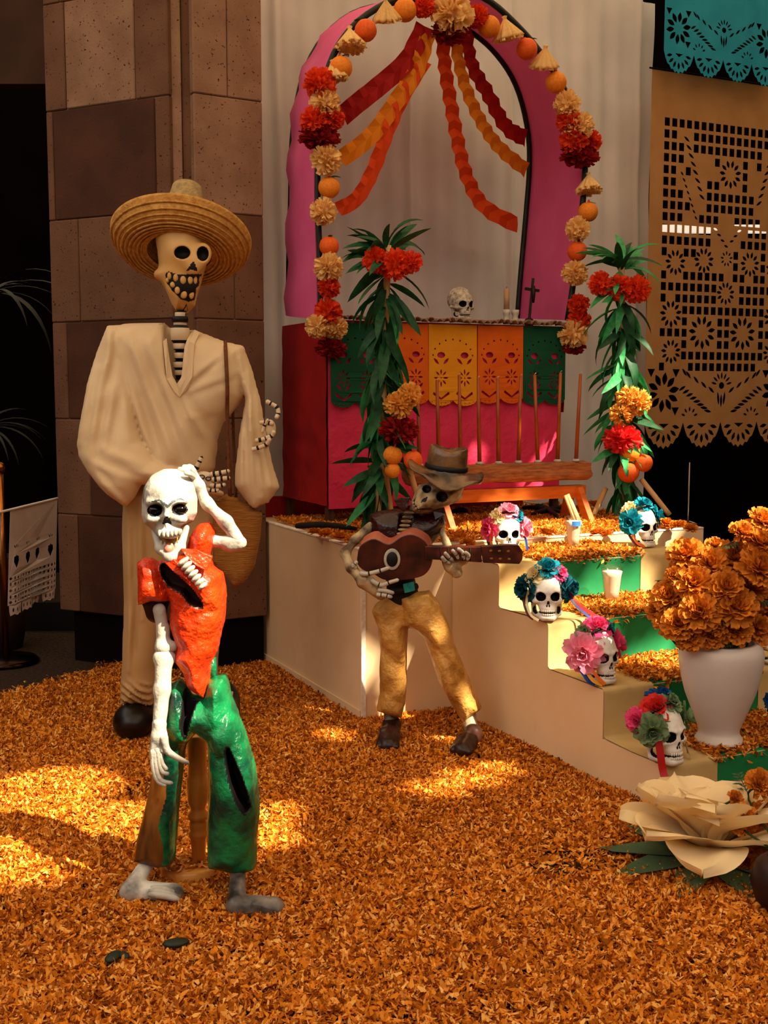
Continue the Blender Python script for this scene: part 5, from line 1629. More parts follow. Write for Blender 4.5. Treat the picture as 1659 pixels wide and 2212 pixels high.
FR_ = [(540, 810, 556, 1060), (548, 900, 575, 1070, 1.1), (528, 900, 530, 1060, .9), (560, 900, 590, 1040, .8), (520, 780, 535, 850, .9)]
def f_shirt(X, Y, Z):
    t = np.clip((zt - Z) / (zt - zb), 0, 1)
    fan = wr(X * 1.0, 0 * Y, Z, 1, 24, 21, (1, 0, .35)) * .011
    d = inflate(X, Y, Z, body, Y0, .125, .14) + fan * .5 + folds(X, Z, FB, Y0, .018, .013)
    dl = inflate(X, Y, Z, slL, Y0 - .02 - .12 * t ** 1.5, .095, .085) + wr(X, Y * .3, Z, .007, 30, 23, (.7, 0, 1)) + folds(X, Z, FL_, Y0, .018, .015)
    dr = inflate(X, Y, Z, slR, Y0 - .01 - .03 * t, .07, .055) + wr(X, 0 * Y, Z, .004, 34, 25, (1, 0, .25)) + folds(X, Z, FR_, Y0, .011, .013)
    d = smin(smin(d, dl, .012), dr, .015)
    # V neck, and the hollow of the right cuff
    v = np.maximum(sdpoly(X, Z, vneck), Y - (Y0 - .015))
    d = smax(d, -v, .006)
    cu = P(556, 1100, Y0 - .045)
    return smax(d, -cap(X, Y, Z, cu, P(566, 1050, Y0 - .045), .032, .018), .006)
lo, hi = boxof([body, slL, slR], Y0 - .26, Y0 + .16)
shirt = sdfo('shirt', f_shirt, lo, hi, .0085, M_cotton, tall)
def flap(pts, name, lift=.006, t=.008):
    A_ = [hit(f_shirt, x, y, Y0 - .3, Y0 + .1) for x, y in pts]
    ym = np.percentile([q[1] for q in A_], 40)
    slab_pts = [(x, y) for x, y in pts]
    n_ = len(pts)
    V = np.array([P(x, y, min(q[1], ym + .02) - lift) for (x, y), q in zip(pts, A_)] + [P(x, y, min(q[1], ym + .02) - lift + t) for (x, y), q in zip(pts, A_)])
    mk(name, V, [tuple(range(n_)), tuple(range(2 * n_ - 1, n_ - 1, -1))] + [(i, n_ + i, n_ + (i + 1) % n_, (i + 1) % n_) for i in range(n_)], M_cotton, shirt, smooth=False)
flap([(343, 700), (356, 697), (360, 728), (352, 738)], 'collar')
flap([(420, 712), (432, 718), (420, 742), (410, 738)], 'collar')
flap([(352, 738), (360, 730), (366, 775), (373, 812), (388, 840), (388, 858), (376, 846), (360, 818)], 'placket')
flap([(420, 742), (409, 738), (407, 775), (403, 814), (388, 840), (388, 858), (404, 842), (415, 815)], 'placket')
# --- trousers
M_trs = mat('cream_trousers', '#a27c4e', '#b4905f', 4, .9, bump=.1, bs=220)
legL = pp([(266, 1040), (345, 1035), (398, 1060), (392, 1160), (352, 1300), (338, 1440), (336, 1520), (262, 1520), (262, 1470), (268, 1300), (264, 1150)], Y0)
legR = pp([(360, 1040), (474, 1040), (480, 1160), (478, 1300), (470, 1440), (474, 1520), (402, 1520), (405, 1440), (398, 1300), (378, 1160)], Y0)
zk = P(300, 1455, Y0)[2]
def f_trs(X, Y, Z):
    d = smin(inflate(X, Y, Z, legL, Y0 + .01, .085, .07), inflate(X, Y, Z, legR, Y0 + .01, .085, .07), .02)
    d = d + wr(X, Y, Z * .2, .004, 45, 31, (1, 1, .2)) + folds(X, Z, [(285, 1090, 290, 1440, 1), (312, 1080, 318, 1330, 1.1), (300, 1250, 280, 1470, .9), (455, 1100, 462, 1440, 1)], Y0, .013, .013)
    pool = np.clip((zk - Z) / .05, 0, 1)
    return d - pool * .012 * (1 + np.sin(Z * 210 + 14 * X + 6 * np.sin(X * 25)))
lo, hi = boxof([legL, legR], Y0 - .13, Y0 + .15)
mk_tr = sdfo('trousers', f_trs, lo, hi, .009, M_trs, tall)
mk('waist_sash', *tube(spline([P(430, 1068, Y0 - .1), P(455, 1062, Y0 - .11), P(476, 1066, Y0 - .08)], 8), .024, 8, .5), M_cotton, tall)
# --- shoes
M_shoe = mat('black_leather', '#0a0605', '#150c08', 20, .35)
for x, y, lb in ((284, 1605, 0), (470, 1590, 1)):
    g_ = G(x, y)
    def f_shoe(X, Y, Z, g=g_):
        d = smin(ell(X, Y, Z, (g[0], g[1] + .06, .075), (.085, .11, .075)), ell(X, Y, Z, (g[0], g[1] + .19, .09), (.07, .1, .09)), .04)
        return smax(d, .006 - Z, .006)
    sh = sdfo('shoe', f_shoe, (g_[0] - .14, g_[1] - .1, -.02), (g_[0] + .14, g_[1] + .33, .2), .008, M_shoe, tall)
    for k in range(5):
        q = g_ + np.array([-.045 + .022 * k, .085, .15 - .002 * (k - 2) ** 2])
        mk('lace', *tube([q + np.array([0, -.03, -.012]), q + np.array([.004, 0, .0]), q + np.array([.004, .03, .012])], .005, 6), M_fbone, sh)
    mk('sole', *[(lambda v, f: (v * np.array([1, 1.35, 1]) + np.array([g_[0], g_[1] + .1, 0]), f))(*lathe([(.085, .004), (.092, .012), (.085, .024)], 20))][0], M_brownw, sh)
# --- right hand at the sleeve
Yh = Y0 - .13
hand = mk('hand', *[(lambda v, f: (v, f))(*ball(P(584, 925, Yh), (.022, .018, .034)))][0], M_hand, tall)
M_brn = mat('bone_shadow', '#8a5a30', rough=.6)
for path, r, bd in (([(596, 905), (601, 892), (598, 880), (585, 872), (574, 866)], [.0085, .009, .0085, .0095], ((.2, .27), (.46, .56), (.76, .82))),
                    ([(592, 916), (575, 913), (559, 913)], [.0085, .009, .008], ((.28, .36), (.58, .68))),
                    ([(592, 930), (588, 940), (572, 948), (550, 953)], [.0085, .0095, .009, .0105], ((.25, .31), (.5, .56), (.74, .8))),
                    ([(584, 946), (575, 960), (556, 968), (542, 972)], [.0085, .0085, .009], ((.3, .4), (.66, .76))),
                    ([(580, 905), (572, 918), (566, 936)], [.007, .007, .006], ((.45, .55),))):
    bone([P(x, y, Yh - .012 - .008 * (k == 0)) for k, (x, y) in enumerate(path)], r, M_hand, hand, 'finger', bd, 10)
mk('wrist', *tube([P(584, 935, Yh + .01), P(574, 960, Yh + .06)], .016, 10), M_hand[0], hand)
# --- left hand in front of the belly
Yh = Y0 - .22
hand = mk('hand', *[(lambda v, f: (v, f))(*ball(P(440, 1038, Yh), (.046, .02, .036)))][0], M_hand, tall)
for path, r, bd in (([(417, 1030), (424, 1012), (437, 985)], [.010, .010, .008], ((.1, .2), (.38, .5), (.68, .78), (.9, 1))),
                    ([(452, 1026), (475, 1022), (497, 1017)], [.011, .010, .008], ((.2, .3), (.5, .62), (.8, .88))),
                    ([(455, 1036), (478, 1034), (498, 1032)], [.011, .010, .008], ((.2, .3), (.5, .62), (.85, .92))),
                    ([(452, 1047), (470, 1050), (488, 1046)], [.010, .009, .007], ((.3, .4), (.7, .8))),
                    ([(444, 1056), (460, 1060), (474, 1058)], [.009, .008, .007], ((.3, .42), (.7, .8)))):
    bone([P(x, y, Yh - .012) for x, y in path], r, M_hand, hand, 'finger', bd, 10)
for x, y in ((436, 1030), (450, 1034), (438, 1046)):
    q = P(x, y, Yh - .022)
    ang = np.linspace(0, 2 * PI, 16)
    mk('painted_loop', *tube([q + np.array([.010 * math.cos(a), .0015 * math.cos(2 * a), .007 * math.sin(a)]) for a in ang], .0022, 5, cap=False), M_ink, hand)
mk('wrist', *tube([P(430, 1036, Yh + .01), P(395, 1020, Yh + .03)], .018, 10), M_hand[0], hand)
# --- sombrero
M_straw = mat('straw', '#b47a30', '#d8a456', 50, .8, bump=.5, bs=120, lo=.3, hi=.7)
tilt = math.radians(28)
hc = P(388, 545, Y0 + .02)
som = thing('sombrero', 'wide woven straw sombrero on the tall skeleton', 'hat', hc)
Rm = np.array(Euler((-tilt, math.radians(2), 0)).to_matrix())
R_ = .276
outer_p = [(.045, .262), (.06, .268), (.07, .25), (.078, .20), (.095, .10), (.112, .03), (.128, .008)]
br = []
nb = 14
for k in range(nb + 1):
    t = k / nb
    br.append((.128 + (R_ - .128) * t, .008 - .012 * math.sin(PI * t) + .055 * t ** 4 + .0035 * (k % 2)))
rim = [(R_ + .004, .072), (R_ - .004, .078), (R_ - .012, .066)]
under = [(r, z - .013) for r, z in br[::-1]]
V_, F_ = lathe(br + rim, 56)
pr = [(r, z) for r, z in under] + br[:1]
brim = br + rim + under[1:]
V_, F_ = lathe(brim, 64)
mk('brim', V_ @ Rm.T + hc, F_[:-2], M_straw, som)
V_, F_ = lathe([(.03, .285), (.04, .30)] + [(r + .002 * (i % 2), z) for i, (r, z) in enumerate([(.046, .305), (.058, .31), (.063, .29), (.067, .262), (.072, .232), (.078, .2), (.084, .165), (.089, .14), (.094, .115), (.1, .09), (.106, .065), (.113, .04), (.122, .02), (.132, .004)])], 40)
mk('crown', V_ @ Rm.T + hc, F_[1:-1], mat('grey_straw', '#8a7248', '#a88c5c', 50, .85, bump=.5, bs=120), som)
V_, F_ = lathe([(.004, .29), (.04, .292), (.042, .30), (.004, .302)], 20)
mk('torn_tip', V_ @ Rm.T + hc, F_, M_ink, som)
# braid ridges under and over the brim
for k in range(9):
    rr = .15 + (R_ - .155) * k / 8
    t = (rr - .128) / (R_ - .128)
    zz = .008 - .012 * math.sin(PI * t) + .055 * t ** 4 - .013
    ring_ = [np.array([rr * math.cos(a) * (1 + .004 * math.sin(9 * a + k)), rr * math.sin(a), zz - .002]) for a in np.linspace(0, 2 * PI, 60)]
    mk('braid_ring', *tube(np.array(ring_) @ Rm.T + hc, .0048, 6, .7, cap=False), M_straw, som)
# --- woven bag
M_bag = mat('woven_sisal', '#8a561c', '#a66e2c', 16, .9, stretch=(1, 1, 14), bump=.8, bs=26)
bagp = pp([(462, 1084), (490, 1066), (512, 1075), (551, 1099), (567, 1108), (563, 1162), (551, 1222), (530, 1256), (508, 1268), (494, 1250), (458, 1212), (456, 1132)], Y0 - .02)
bag = thing('shoulder_bag', 'tan woven shoulder bag hanging at the side of the tall skeleton', 'bag', P(510, 1268, Y0 - .02))
lo, hi = boxof([bagp], Y0 - .1, Y0 + .06)
def f_bag(X, Y, Z): return inflate(X, Y, Z, bagp, Y0 - .03, .045, .05) + .0016 * np.sin(Z * 620 + 30 * X)
sdfo('pouch', f_bag, lo, hi, .0045, M_bag, bag)
st_ = [hit(f_shirt, x, y, Y0 - .3, Y0 + .1) + np.array([0, -.009, 0]) for x, y in ((487, 738), (488, 755), (489, 775), (490, 795), (491, 815), (492, 835), (492, 855), (492, 875))] + [P(491, 930, Y0 - .06), P(494, 1000, Y0 - .05), P(497, 1072, Y0 - .04)]
mk('strap', *tube(spline(st_, 30), .0075, 8), mat('brown_cord', '#5a3014', '#6e3e1c', 60, .8, bump=.4), bag)
st_ = [P(503, 885, Y0 + .04), P(505, 960, Y0 + .05), P(510, 1074, Y0 - .0)]
mk('strap', *tube(spline(st_, 16), .006, 8), mat('brown_cord', '#5a3014'), bag)

# ================================================================ front figure in red shirt and green trousers
Y1 = 3.12
fr = thing('skeleton_figure', 'papier-mache skeleton in red shirt and green trousers scratching its head', 'skeleton', (P(430, 1890, Y1)[0], Y1 + .08, 0))
M_fw = mat('white_papier', '#6c6a64', '#b6ae9e', 13, .45, bump=.5, bs=40, lo=.32, hi=.46)
M_gl = mat('tongue_pink', '#b05a48', '#c87860', 20, .4)
hpF = pp([(308, 1111), (309, 1078), (314, 1050), (328, 1029), (355, 1015), (385, 1015), (410, 1026), (425, 1050), (430, 1076), (428, 1107), (419, 1124), (404, 1133), (392, 1140), (390, 1158), (366, 1166), (340, 1158), (331, 1143), (314, 1130)], Y1)
eyF = [(334, 1103, 19, 15.5), (388, 1101, 20.5, 14.5)]
nsF = [(360, 1114), (367, 1120), (372, 1133), (361, 1130), (350, 1133), (354, 1121)]
def f_hF0(X, Y, Z):
    d = inflate(X, Y, Z, hpF, Y1, .10, .075)
    d = smin(d, ell(X, Y, Z, P(370, 1068, Y1 + .01), (.07, .11, .068)), .02)
    for s in (-1, 1):
        c = P(361 + s * 27 - 0, 1122, Y1 - .082)
        d = smin(d, ell(X, Y, Z, c, (.021, .02, .012)), .018)
        d = smin(d, cap(X, Y, Z, P(361 + s * 8, 1090, Y1 - .10), P(361 + s * 40, 1084, Y1 - .085), .008, .007), .014)
    d = smin(d, cap(X, Y, Z, P(361, 1098, Y1 - .102), P(361, 1114, Y1 - .112), .007, .009), .014)
    return smin(d, ell(X, Y, Z, P(366, 1148, Y1 - .075), (.034, .03, .02)), .015)
def f_hF(X, Y, Z):
    d = f_hF0(X, Y, Z)
    for x, y, rx, ry in eyF: d = smax(d, -ell(X, Y, Z, P(x, y, Y1 - .115), (rx * .00122, .045, ry * .00122)), .006)
    return smax(d, -np.maximum(sdpoly(X, Z, pp(nsF, Y1)), Y - Y1 + .09), .004)
def pa_hF(C):
    m = np.zeros(len(C), int)
    x, y = proj(C)
    f_ = C[:, 1] < Y1 - .02
    m[f_ & (sdpoly(x, y, [(318, 1086), (344, 1078), (358, 1087), (362, 1091), (372, 1081), (390, 1075), (405, 1084), (388, 1079), (374, 1086), (362, 1099), (354, 1092), (344, 1083)]) < 0)] = 2
    m[f_ & (sdpoly(x, y, nsF) < 0)] = 1
    for ex, ey, rx, ry in eyF: m[f_ & (((x - ex) / rx) ** 2 + ((y - ey) / ry) ** 2 < .72)] = 1
    return m
lo, hi = boxof([hpF], Y1 - .15, Y1 + .14)
hd = sdfo('skull', f_hF, lo, hi, .003, [M_fw, M_ink, mat('slate_paint', '#3c4444', rough=.5)], fr, pa_hF)
for x, y, rx, ry in eyF:
    V_, F_ = ball(P(x - 1, y, Y1 - .078), (rx * .00098, .014, ry * .00098), 18, 12)
    mk('eyeball', V_, F_, mat('glossy_black', '#080404', rough=.08), hd)
for i in range(6):                      # upper teeth
    x = 345 + i * 8.6
    p = hit(f_hF0, x, 1150, Y1 - .16, Y1 + .05)
    V_, F_ = ball(p + np.array([0, -.001, -.002 - .002 * math.sin(i)]), (.0052, .0055, .0105), 10, 8)
    mk('tooth', V_, F_, M_fw, hd)
def f_jaw(X, Y, Z):
    a, b, c_ = P(333, 1148, Y1 - .03), P(346, 1185, Y1 - .07), P(368, 1204, Y1 - .085)
    e, g = P(389, 1184, Y1 - .07), P(403, 1140, Y1 - .03)
    d = cap(X, Y, Z, a, b, .008, .012)
    d = smin(d, cap(X, Y, Z, b, c_, .012, .014), .012)
    d = smin(d, cap(X, Y, Z, c_, e, .014, .012), .012)
    return smin(d, cap(X, Y, Z, e, g, .012, .008), .012)
lo, hi = boxof([pp([(322, 1130), (415, 1130), (415, 1222), (322, 1222)], Y1)], Y1 - .13, Y1 + .02, .005)
jw = sdfo('jaw', f_jaw, lo, hi, .003, M_fw, fr)
for i in range(6):
    t = i / 5
    x = 349 + 37 * t
    p = P(x, 1180 - 6 * abs(2 * t - 1) - (1 - abs(2 * t - 1)) * -2, Y1 - .083 + .012 * abs(2 * t - 1))
    V_, F_ = ball(p, (.0045, .0045, .009), 8, 6)
    mk('tooth', V_, F_, M_fw, jw)
V_, F_ = ball(P(366, 1186, Y1 - .075), (.016, .022, .017), 14, 10)
mk('tongue', V_, F_, M_gl, jw)
V_, F_ = ball(P(367, 1170, Y1 - .04), (.026, .03, .022), 14, 10)
mk('palate', V_, F_, mat('mouth_ochre', '#8a5a20', '#a8742c', 10, .5), jw)
# shirt
M_rsh = mat('red_papier', '#c42606', '#e2420f', 9, .3, bump=.9, bs=38, coat=.25, bd=.016)
tor = pp([(345, 1218), (353, 1210), (376, 1206), (404, 1190), (412, 1160), (429, 1133), (452, 1128), (465, 1147), (466, 1172), (455, 1199), (462, 1222), (482, 1237), (490, 1286), (486, 1334), (478, 1362), (472, 1400), (456, 1434), (451, 1480), (446, 1509), (432, 1496), (408, 1479), (396, 1450), (374, 1420), (384, 1392), (368, 1349), (369, 1296), (350, 1250)], Y1)
puff = pp([(404, 1190), (410, 1158), (429, 1133), (452, 1128), (465, 1147), (466, 1172), (453, 1200), (425, 1206)], Y1)
slv = pp([(300, 1215), (313, 1204), (330, 1204), (349, 1220), (360, 1260), (370, 1295), (336, 1300), (302, 1304), (300, 1260)], Y1)
vop = [(353, 1216), (366, 1213), (400, 1240), (428, 1266), (446, 1290), (447, 1302), (420, 1292), (402, 1268), (372, 1258), (358, 1238)]
vow = pp(vop, Y1)
def f_red(X, Y, Z):
    d = inflate(X, Y, Z, tor, Y1, .085, .06)
    d = smin(d, inflate(X, Y, Z, puff, Y1, .07, .045), .012)
    sl = inflate(X, Y, Z, slv, Y1 - .01, .062, .045)
    sl = smax(sl, -cap(X, Y, Z, P(336, 1310, Y1 - .01), P(334, 1272, Y1 - .01), .034, .02), .004)
    d = smin(d, sl, .012)
    d = d + .007 * (1 - np.abs(wr(X, Y, Z, 2.0, 36, 41, (1, .6, 1)))) - .004
    return smax(d, -np.maximum(sdpoly(X, Z, vow), Y - (Y1 - .02)), .004)
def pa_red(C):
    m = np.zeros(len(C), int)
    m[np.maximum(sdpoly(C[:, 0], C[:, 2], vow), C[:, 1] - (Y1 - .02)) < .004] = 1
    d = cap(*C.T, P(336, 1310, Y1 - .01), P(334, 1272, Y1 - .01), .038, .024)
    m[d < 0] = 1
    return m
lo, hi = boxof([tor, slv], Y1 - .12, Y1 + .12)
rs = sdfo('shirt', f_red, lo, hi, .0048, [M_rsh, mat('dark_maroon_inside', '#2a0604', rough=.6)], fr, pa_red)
# lapels: thin folded pieces
def slab(pts, Yf, t, m, parent, name):
    n_ = len(pts)
    A_ = [P(x, y, Yf[i]) for i, (x, y) in enumerate(pts)]
    c = np.mean(A_, 0)
    V = np.array(A_ + [a + np.array([0, t, 0]) for a in A_])
    o = mk(name, V, [tuple(range(n_)), tuple(range(2 * n_ - 1, n_ - 1, -1))] + [(i, n_ + i, n_ + (i + 1) % n_, (i + 1) % n_) for i in range(n_)], m, parent, smooth=False)
    return bevel(o, .003)
slab([(352, 1213), (376, 1207), (398, 1232), (420, 1262), (440, 1294), (428, 1284), (402, 1252), (375, 1236)], [Y1 - .095, Y1 - .10, Y1 - .112, Y1 - .11, Y1 - .1, Y1 - .1, Y1 - .11, Y1 - .105], .014, M_rsh, rs, 'lapel')
slab([(389, 1185), (424, 1188), (459, 1202), (446, 1234), (424, 1222), (402, 1203)], [Y1 - .095, Y1 - .1, Y1 - .09, Y1 - .1, Y1 - .11, Y1 - .105], .014, M_rsh, rs, 'lapel')
for i in range(7):
    t = i / 6
    x, y = 396 + 42 * t, 1213 + 53 * t
    c = P(x, y, Y1 - .112 + .004 * t)
    V_, F_ = ball((0, 0, 0), (.019 - .004 * t, .012, .0075), 12, 8)
    a = math.radians(-38)
    R = np.array(Matrix.Rotation(a, 3, 'Y'))
    mk('vertebra', V_ @ R.T + c, F_, M_fw, fr)
# raised arm
Ya = Y1 - .01
def pt(x, y, dy=0): return P(x, y, Ya + dy)
def limb(name, caps, k, h, m, parent, mg=.03):
    pts = np.array([c for a in caps for c in (a[0], a[1])])
    rm = max(max(a[2], a[3]) for a in caps)
    def f(X, Y, Z):
        d = None
        for a, b, ra, rb in caps:
            e = cap(X, Y, Z, a, b, ra, rb)
            d = e if d is None else smin(d, e, k)
        return d + wr(X, Y, Z, .0012, 90, 51)
    return sdfo(name, f, pts.min(0) - rm - mg * .4, pts.max(0) + rm + mg * .4, h, m, parent)
limb('upper_arm', [(pt(458, 1168), pt(500, 1174), .017, .018), (pt(500, 1174), pt(518, 1172), .018, .019)], .02, .004, M_fw, fr)
limb('forearm', [(pt(515, 1168), pt(488, 1128), .018, .017), (pt(488, 1128), pt(450, 1090), .017, .014), (pt(450, 1090), pt(444, 1082), .016, .016)], .015, .004, M_fw, fr)
hnd = limb('hand', [(pt(444, 1085, .0), pt(430, 1050, .0), .015, .015), (pt(430, 1050, .0), pt(416, 1024, .005), .016, .013)], .012, .0035, M_fw, fr)
for i, (x, y, dy) in enumerate(((383, 1013, .01), (393, 1008, .025), (404, 1007, .035), (412, 1013, -.02), (398, 1020, -.05))):
    bone([pt(420, 1032, .0), pt((x + 424) / 2, y + 4, dy * .7), pt(x, y + 1, dy)], [.0085, .008, .0075], [M_fw, M_ink], hnd, 'finger', (), 10)
# lowered arm
limb('upper_arm', [(P(344, 1318, Y1 - .03), P(352, 1360, Y1 - .03), .018, .015), (P(352, 1360, Y1 - .03), P(352, 1398, Y1 - .035), .015, .021), (P(352, 1398, Y1 - .035), P(374, 1396, Y1 - .035), .018, .014)], .015, .004, M_fw, fr)
limb('forearm', [(P(346, 1420, Y1 - .04), P(368, 1422, Y1 - .04), .019, .014), (P(355, 1420, Y1 - .04), P(350, 1490, Y1 - .06), .024, .021), (P(350, 1490, Y1 - .06), P(345, 1565, Y1 - .08), .021, .018)], .015, .004, M_fw, fr)
hnd = limb('hand', [(P(345, 1565, Y1 - .085), P(342, 1590, Y1 - .09), .020, .017), (P(338, 1590, Y1 - .09), P(332, 1625, Y1 - .095), .015, .012), (P(350, 1588, Y1 - .09), P(352, 1620, Y1 - .1), .014, .011)], .012, .0035, M_fw, fr)
for path, r in (([(352, 1585), (360, 1618), (378, 1634), (409, 1650)], [.013, .010, .008, .006]), ([(340, 1612), (345, 1650), (352, 1668), (366, 1672)], [.010, .008, .007, .005]),
                ([(335, 1618), (338, 1655), (348, 1685), (374, 1692)], [.010, .008, .0075, .005]), ([(331, 1615), (332, 1660), (342, 1688), (360, 1698)], [.010, .008, .007, .005]), ([(345, 1618), (350, 1648), (362, 1664)], [.009, .007, .005])):
    bone([P(x, y, Y1 - .10 - .006 * k) for k, (x, y) in enumerate(path)], r, [M_fw, M_ink], hnd, 'finger', (), 10)
# trousers
M_gtr = mat('green_papier', '#062e22', '#0d703e', 12, .3, bump=.8, bs=30, coat=.25, lo=.38, hi=.6, bd=.016)
M_bark = mat('bark_brown_paint', '#301706', '#8c5418', 16, .5, stretch=(1, 1, .3), bump=.4, bs=25)
hip = pp([(370, 1478), (387, 1468), (404, 1482), (414, 1504), (440, 1506), (452, 1470), (464, 1462), (485, 1459), (494, 1477), (500, 1505), (516, 1540), (500, 1570), (450, 1600), (426, 1578), (408, 1598), (380, 1600), (358, 1560)], Y1)
lgL = pp([(360, 1530), (408, 1545), (412, 1590), (399, 1616), (391, 1690), (382, 1764), (375, 1864), (343, 1874), (289, 1862), (293, 1820), (308, 1762), (326, 1680), (343, 1585)], Y1)
lgR = pp([(448, 1560), (500, 1520), (516, 1535), (533, 1578), (552, 1644), (562, 1732), (559, 1776), (554, 1864), (514, 1875), (452, 1864), (451, 1790), (455, 1703), (452, 1629)], Y1)
slit = [(500, 1592), (511, 1612), (528, 1650), (541, 1690), (548, 1722), (538, 1733), (522, 1708), (508, 1672), (499, 1630), (496, 1606)]
slw = pp(slit, Y1)
gapw = pp([(405, 1486), (416, 1490), (431, 1502), (424, 1525), (417, 1550), (408, 1580), (402, 1550)], Y1)
def f_gtr(X, Y, Z):
    d = inflate(X, Y, Z, hip, Y1, .085, .055)
    d = smin(d, inflate(X, Y, Z, lgL, Y1 + .02, .07, .05), .02)
    d = smin(d, inflate(X, Y, Z, lgR, Y1 - .02, .075, .055), .02)
    d = d + .008 * (1 - np.abs(wr(X, Y, Z * .6, 2.0, 28, 61))) - .004
    d = smax(d, -np.maximum(sdpoly(X, Z, slw), Y - Y1 + .015), .006)
    d = smax(d, -np.maximum(sdpoly(X, Z, gapw), Y - Y1 + .02), .005)
    for (x0, y0, x1, y1, r) in ((333, 1880, 335, 1840, .028), (512, 1880, 510, 1840, .034)):
        d = smax(d, -cap(X, Y, Z, P(x0, y0, Y1), P(x1, y1, Y1), r, r * .8), .004)
    return d
def pa_gtr(C):
    m = np.zeros(len(C), int)
    x, y = proj(C)
    wv = 7 * np.sin(y * .045)
    edge = np.interp(y, [1560, 1650, 1760, 1870], [345, 352, 352, 345])
    m[(y > 1590) & (x < edge + wv)] = 1
    m[np.maximum(sdpoly(C[:, 0], C[:, 2], slw), C[:, 1] - Y1 + .015) < .0045] = 2
    m[np.maximum(sdpoly(C[:, 0], C[:, 2], gapw), C[:, 1] - Y1 + .02) < .0045] = 2
    return m
lo, hi = boxof([hip, lgL, lgR], Y1 - .12, Y1 + .12)
gt = sdfo('trousers', f_gtr, lo, hi, .0042, [M_gtr, M_bark, M_ink], fr, pa_gtr)
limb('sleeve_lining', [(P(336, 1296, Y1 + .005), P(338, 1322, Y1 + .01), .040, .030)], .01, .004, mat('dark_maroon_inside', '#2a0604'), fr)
mk('spine_post', *tube([P(458, 1420, Y1 + .01), P(460, 1480, Y1 + .01)], .012, 10), M_gtr, fr)
# feet
M_ftd = mat('dark_silver_papier', '#2a2420', '#8a8078', 14, .35, bump=.2, bs=30, lo=.35, hi=.7)
zf = .0
def foot(parent, heel, toe, ank, r, m, name='foot'):
    def f(X, Y, Z):
        d = cap(X, Y, Z, heel, toe, r * 1.0, r * .8)
        d = smin(d, cap(X, Y, Z, heel + UP * .01, ank, r * .95, r * .8), .02)
        mid = (np.asarray(heel) + np.asarray(toe)) / 2
        d = smin(d, cap(X, Y, Z, mid, toe, r * 1.15, r * 1.1), .02)
        v = np.asarray(toe, float) - np.asarray(heel, float)
        sd_ = np.array([-v[1], v[0], 0]) / np.linalg.norm(v)
        for k_ in (-1.2, -.4, .4, 1.2):
            d = smin(d, cap(X, Y, Z, mid + sd_ * r * k_ * .7 + UP * r * .7, np.asarray(toe) + sd_ * r * k_ * .8 + UP * r * .2 + v * .12, r * .32, r * .36), .008)
        return smax(d, .012 - Z, .004) + wr(X, Y, Z, .001, 120, 71)
    pts = np.array([heel, toe, ank])
    return sdfo(name, f, pts.min(0) - r * 1.7, pts.max(0) + r * 1.7, .004, m, parent)
foot(fr, G(282, 1930, .035), G(375, 1932, .028), P(320, 1862, Y1 - .0), .026, mat('grey_papier', '#4a443e', '#cfc6b6', 12, .4, bump=.3, bs=40, lo=.34, hi=.58))
foot(fr, G(512, 1960, .035), G(590, 1962, .028), P(514, 1868, Y1 - .02), .026, M_ftd)
for (a, b) in ((G(320, 1925, .056), G(385, 1938, .038)), (G(320, 1932, .054), G(388, 1944, .036)), (G(325, 1918, .056), G(380, 1930, .040))):
    mk('foot_bone', *tube(spline([a, (a + b) / 2 + UP * .004, b], 8), [.006, .009, .010, .010, .010, .010, .009, .005], 8), M_fw, fr)
# turned wooden support
M_wood = mat('turned_wood', '#b8641c', '#dc9440', 8, .35, stretch=(1, 1, .25), coat=.3)
bc = G(412, 1898)
by = bc[1]
zpx = lambda y: max(P(430, y, by)[2], 0)
pc2 = np.array([P(430, 1880, by)[0], by, 0])
s_ = by / F
post_prof = [(13, 1885), (15, 1850), (18, 1812), (22, 1803), (23, 1797), (19, 1792), (21, 1785), (21, 1776), (18, 1771), (24, 1766), (24, 1758), (17, 1750), (18, 1742), (24, 1728), (25, 1700), (24, 1680), (21, 1674), (22, 1666), (21, 1655), (22, 1600), (22, 1588)]
V_, F_ = lathe([(r * s_, zpx(y)) for r, y in post_prof], 24)
mk('support_post', V_ + pc2, F_, M_wood, fr)
V_, F_ = lathe([(66 * s_, .0), (68 * s_, .012), (67 * s_, .046), (60 * s_, .052)], 32)
bs_ = mk('base_disc', V_ + np.array([bc[0], bc[1], 0]), F_, M_wood, fr)
a_ = rng.uniform(0, 6.28, 160)
rr_ = 60 * s_ * np.sqrt(rng.uniform(0, 1, 160))
C_ = np.stack([bc[0] + rr_ * np.cos(a_), bc[1] + rr_ * np.sin(a_), .056 + rng.uniform(0, .008, 160)], 1)
tag(petal_obj('disc_petals', C_, .026, .01, .3, rng, M_petal), 'orange petals fallen on the wooden base disc of the front skeleton', 'petals', kind='stuff')

# ================================================================ guitarist
Y2 = 4.58
gt_ = thing('skeleton_figure', 'papier-mache skeleton guitarist in gold trousers and maroon jacket', 'skeleton', (P(900, 1600, Y2)[0], Y2, 0))
M_brz = mat('bronze_papier', '#1c0f06', '#7c5a38', 14, .3, bump=.5, bs=30, lo=.32, hi=.68, coat=.3)
M_gbn = mat('ivory_papier', '#4a3622', '#b8a078', 18, .45, bump=.3, bs=40, lo=.34, hi=.6)
M_mar_ = mat('maroon_papier', '#1a0405', '#34070a', 10, .3, bump=.8, bs=30, bd=.016, coat=.3)
M_gold = mat('gold_papier', '#94601e', '#d09a4c', 9, .38, bump=.9, bs=26, bd=.02, lo=.3, hi=.6)
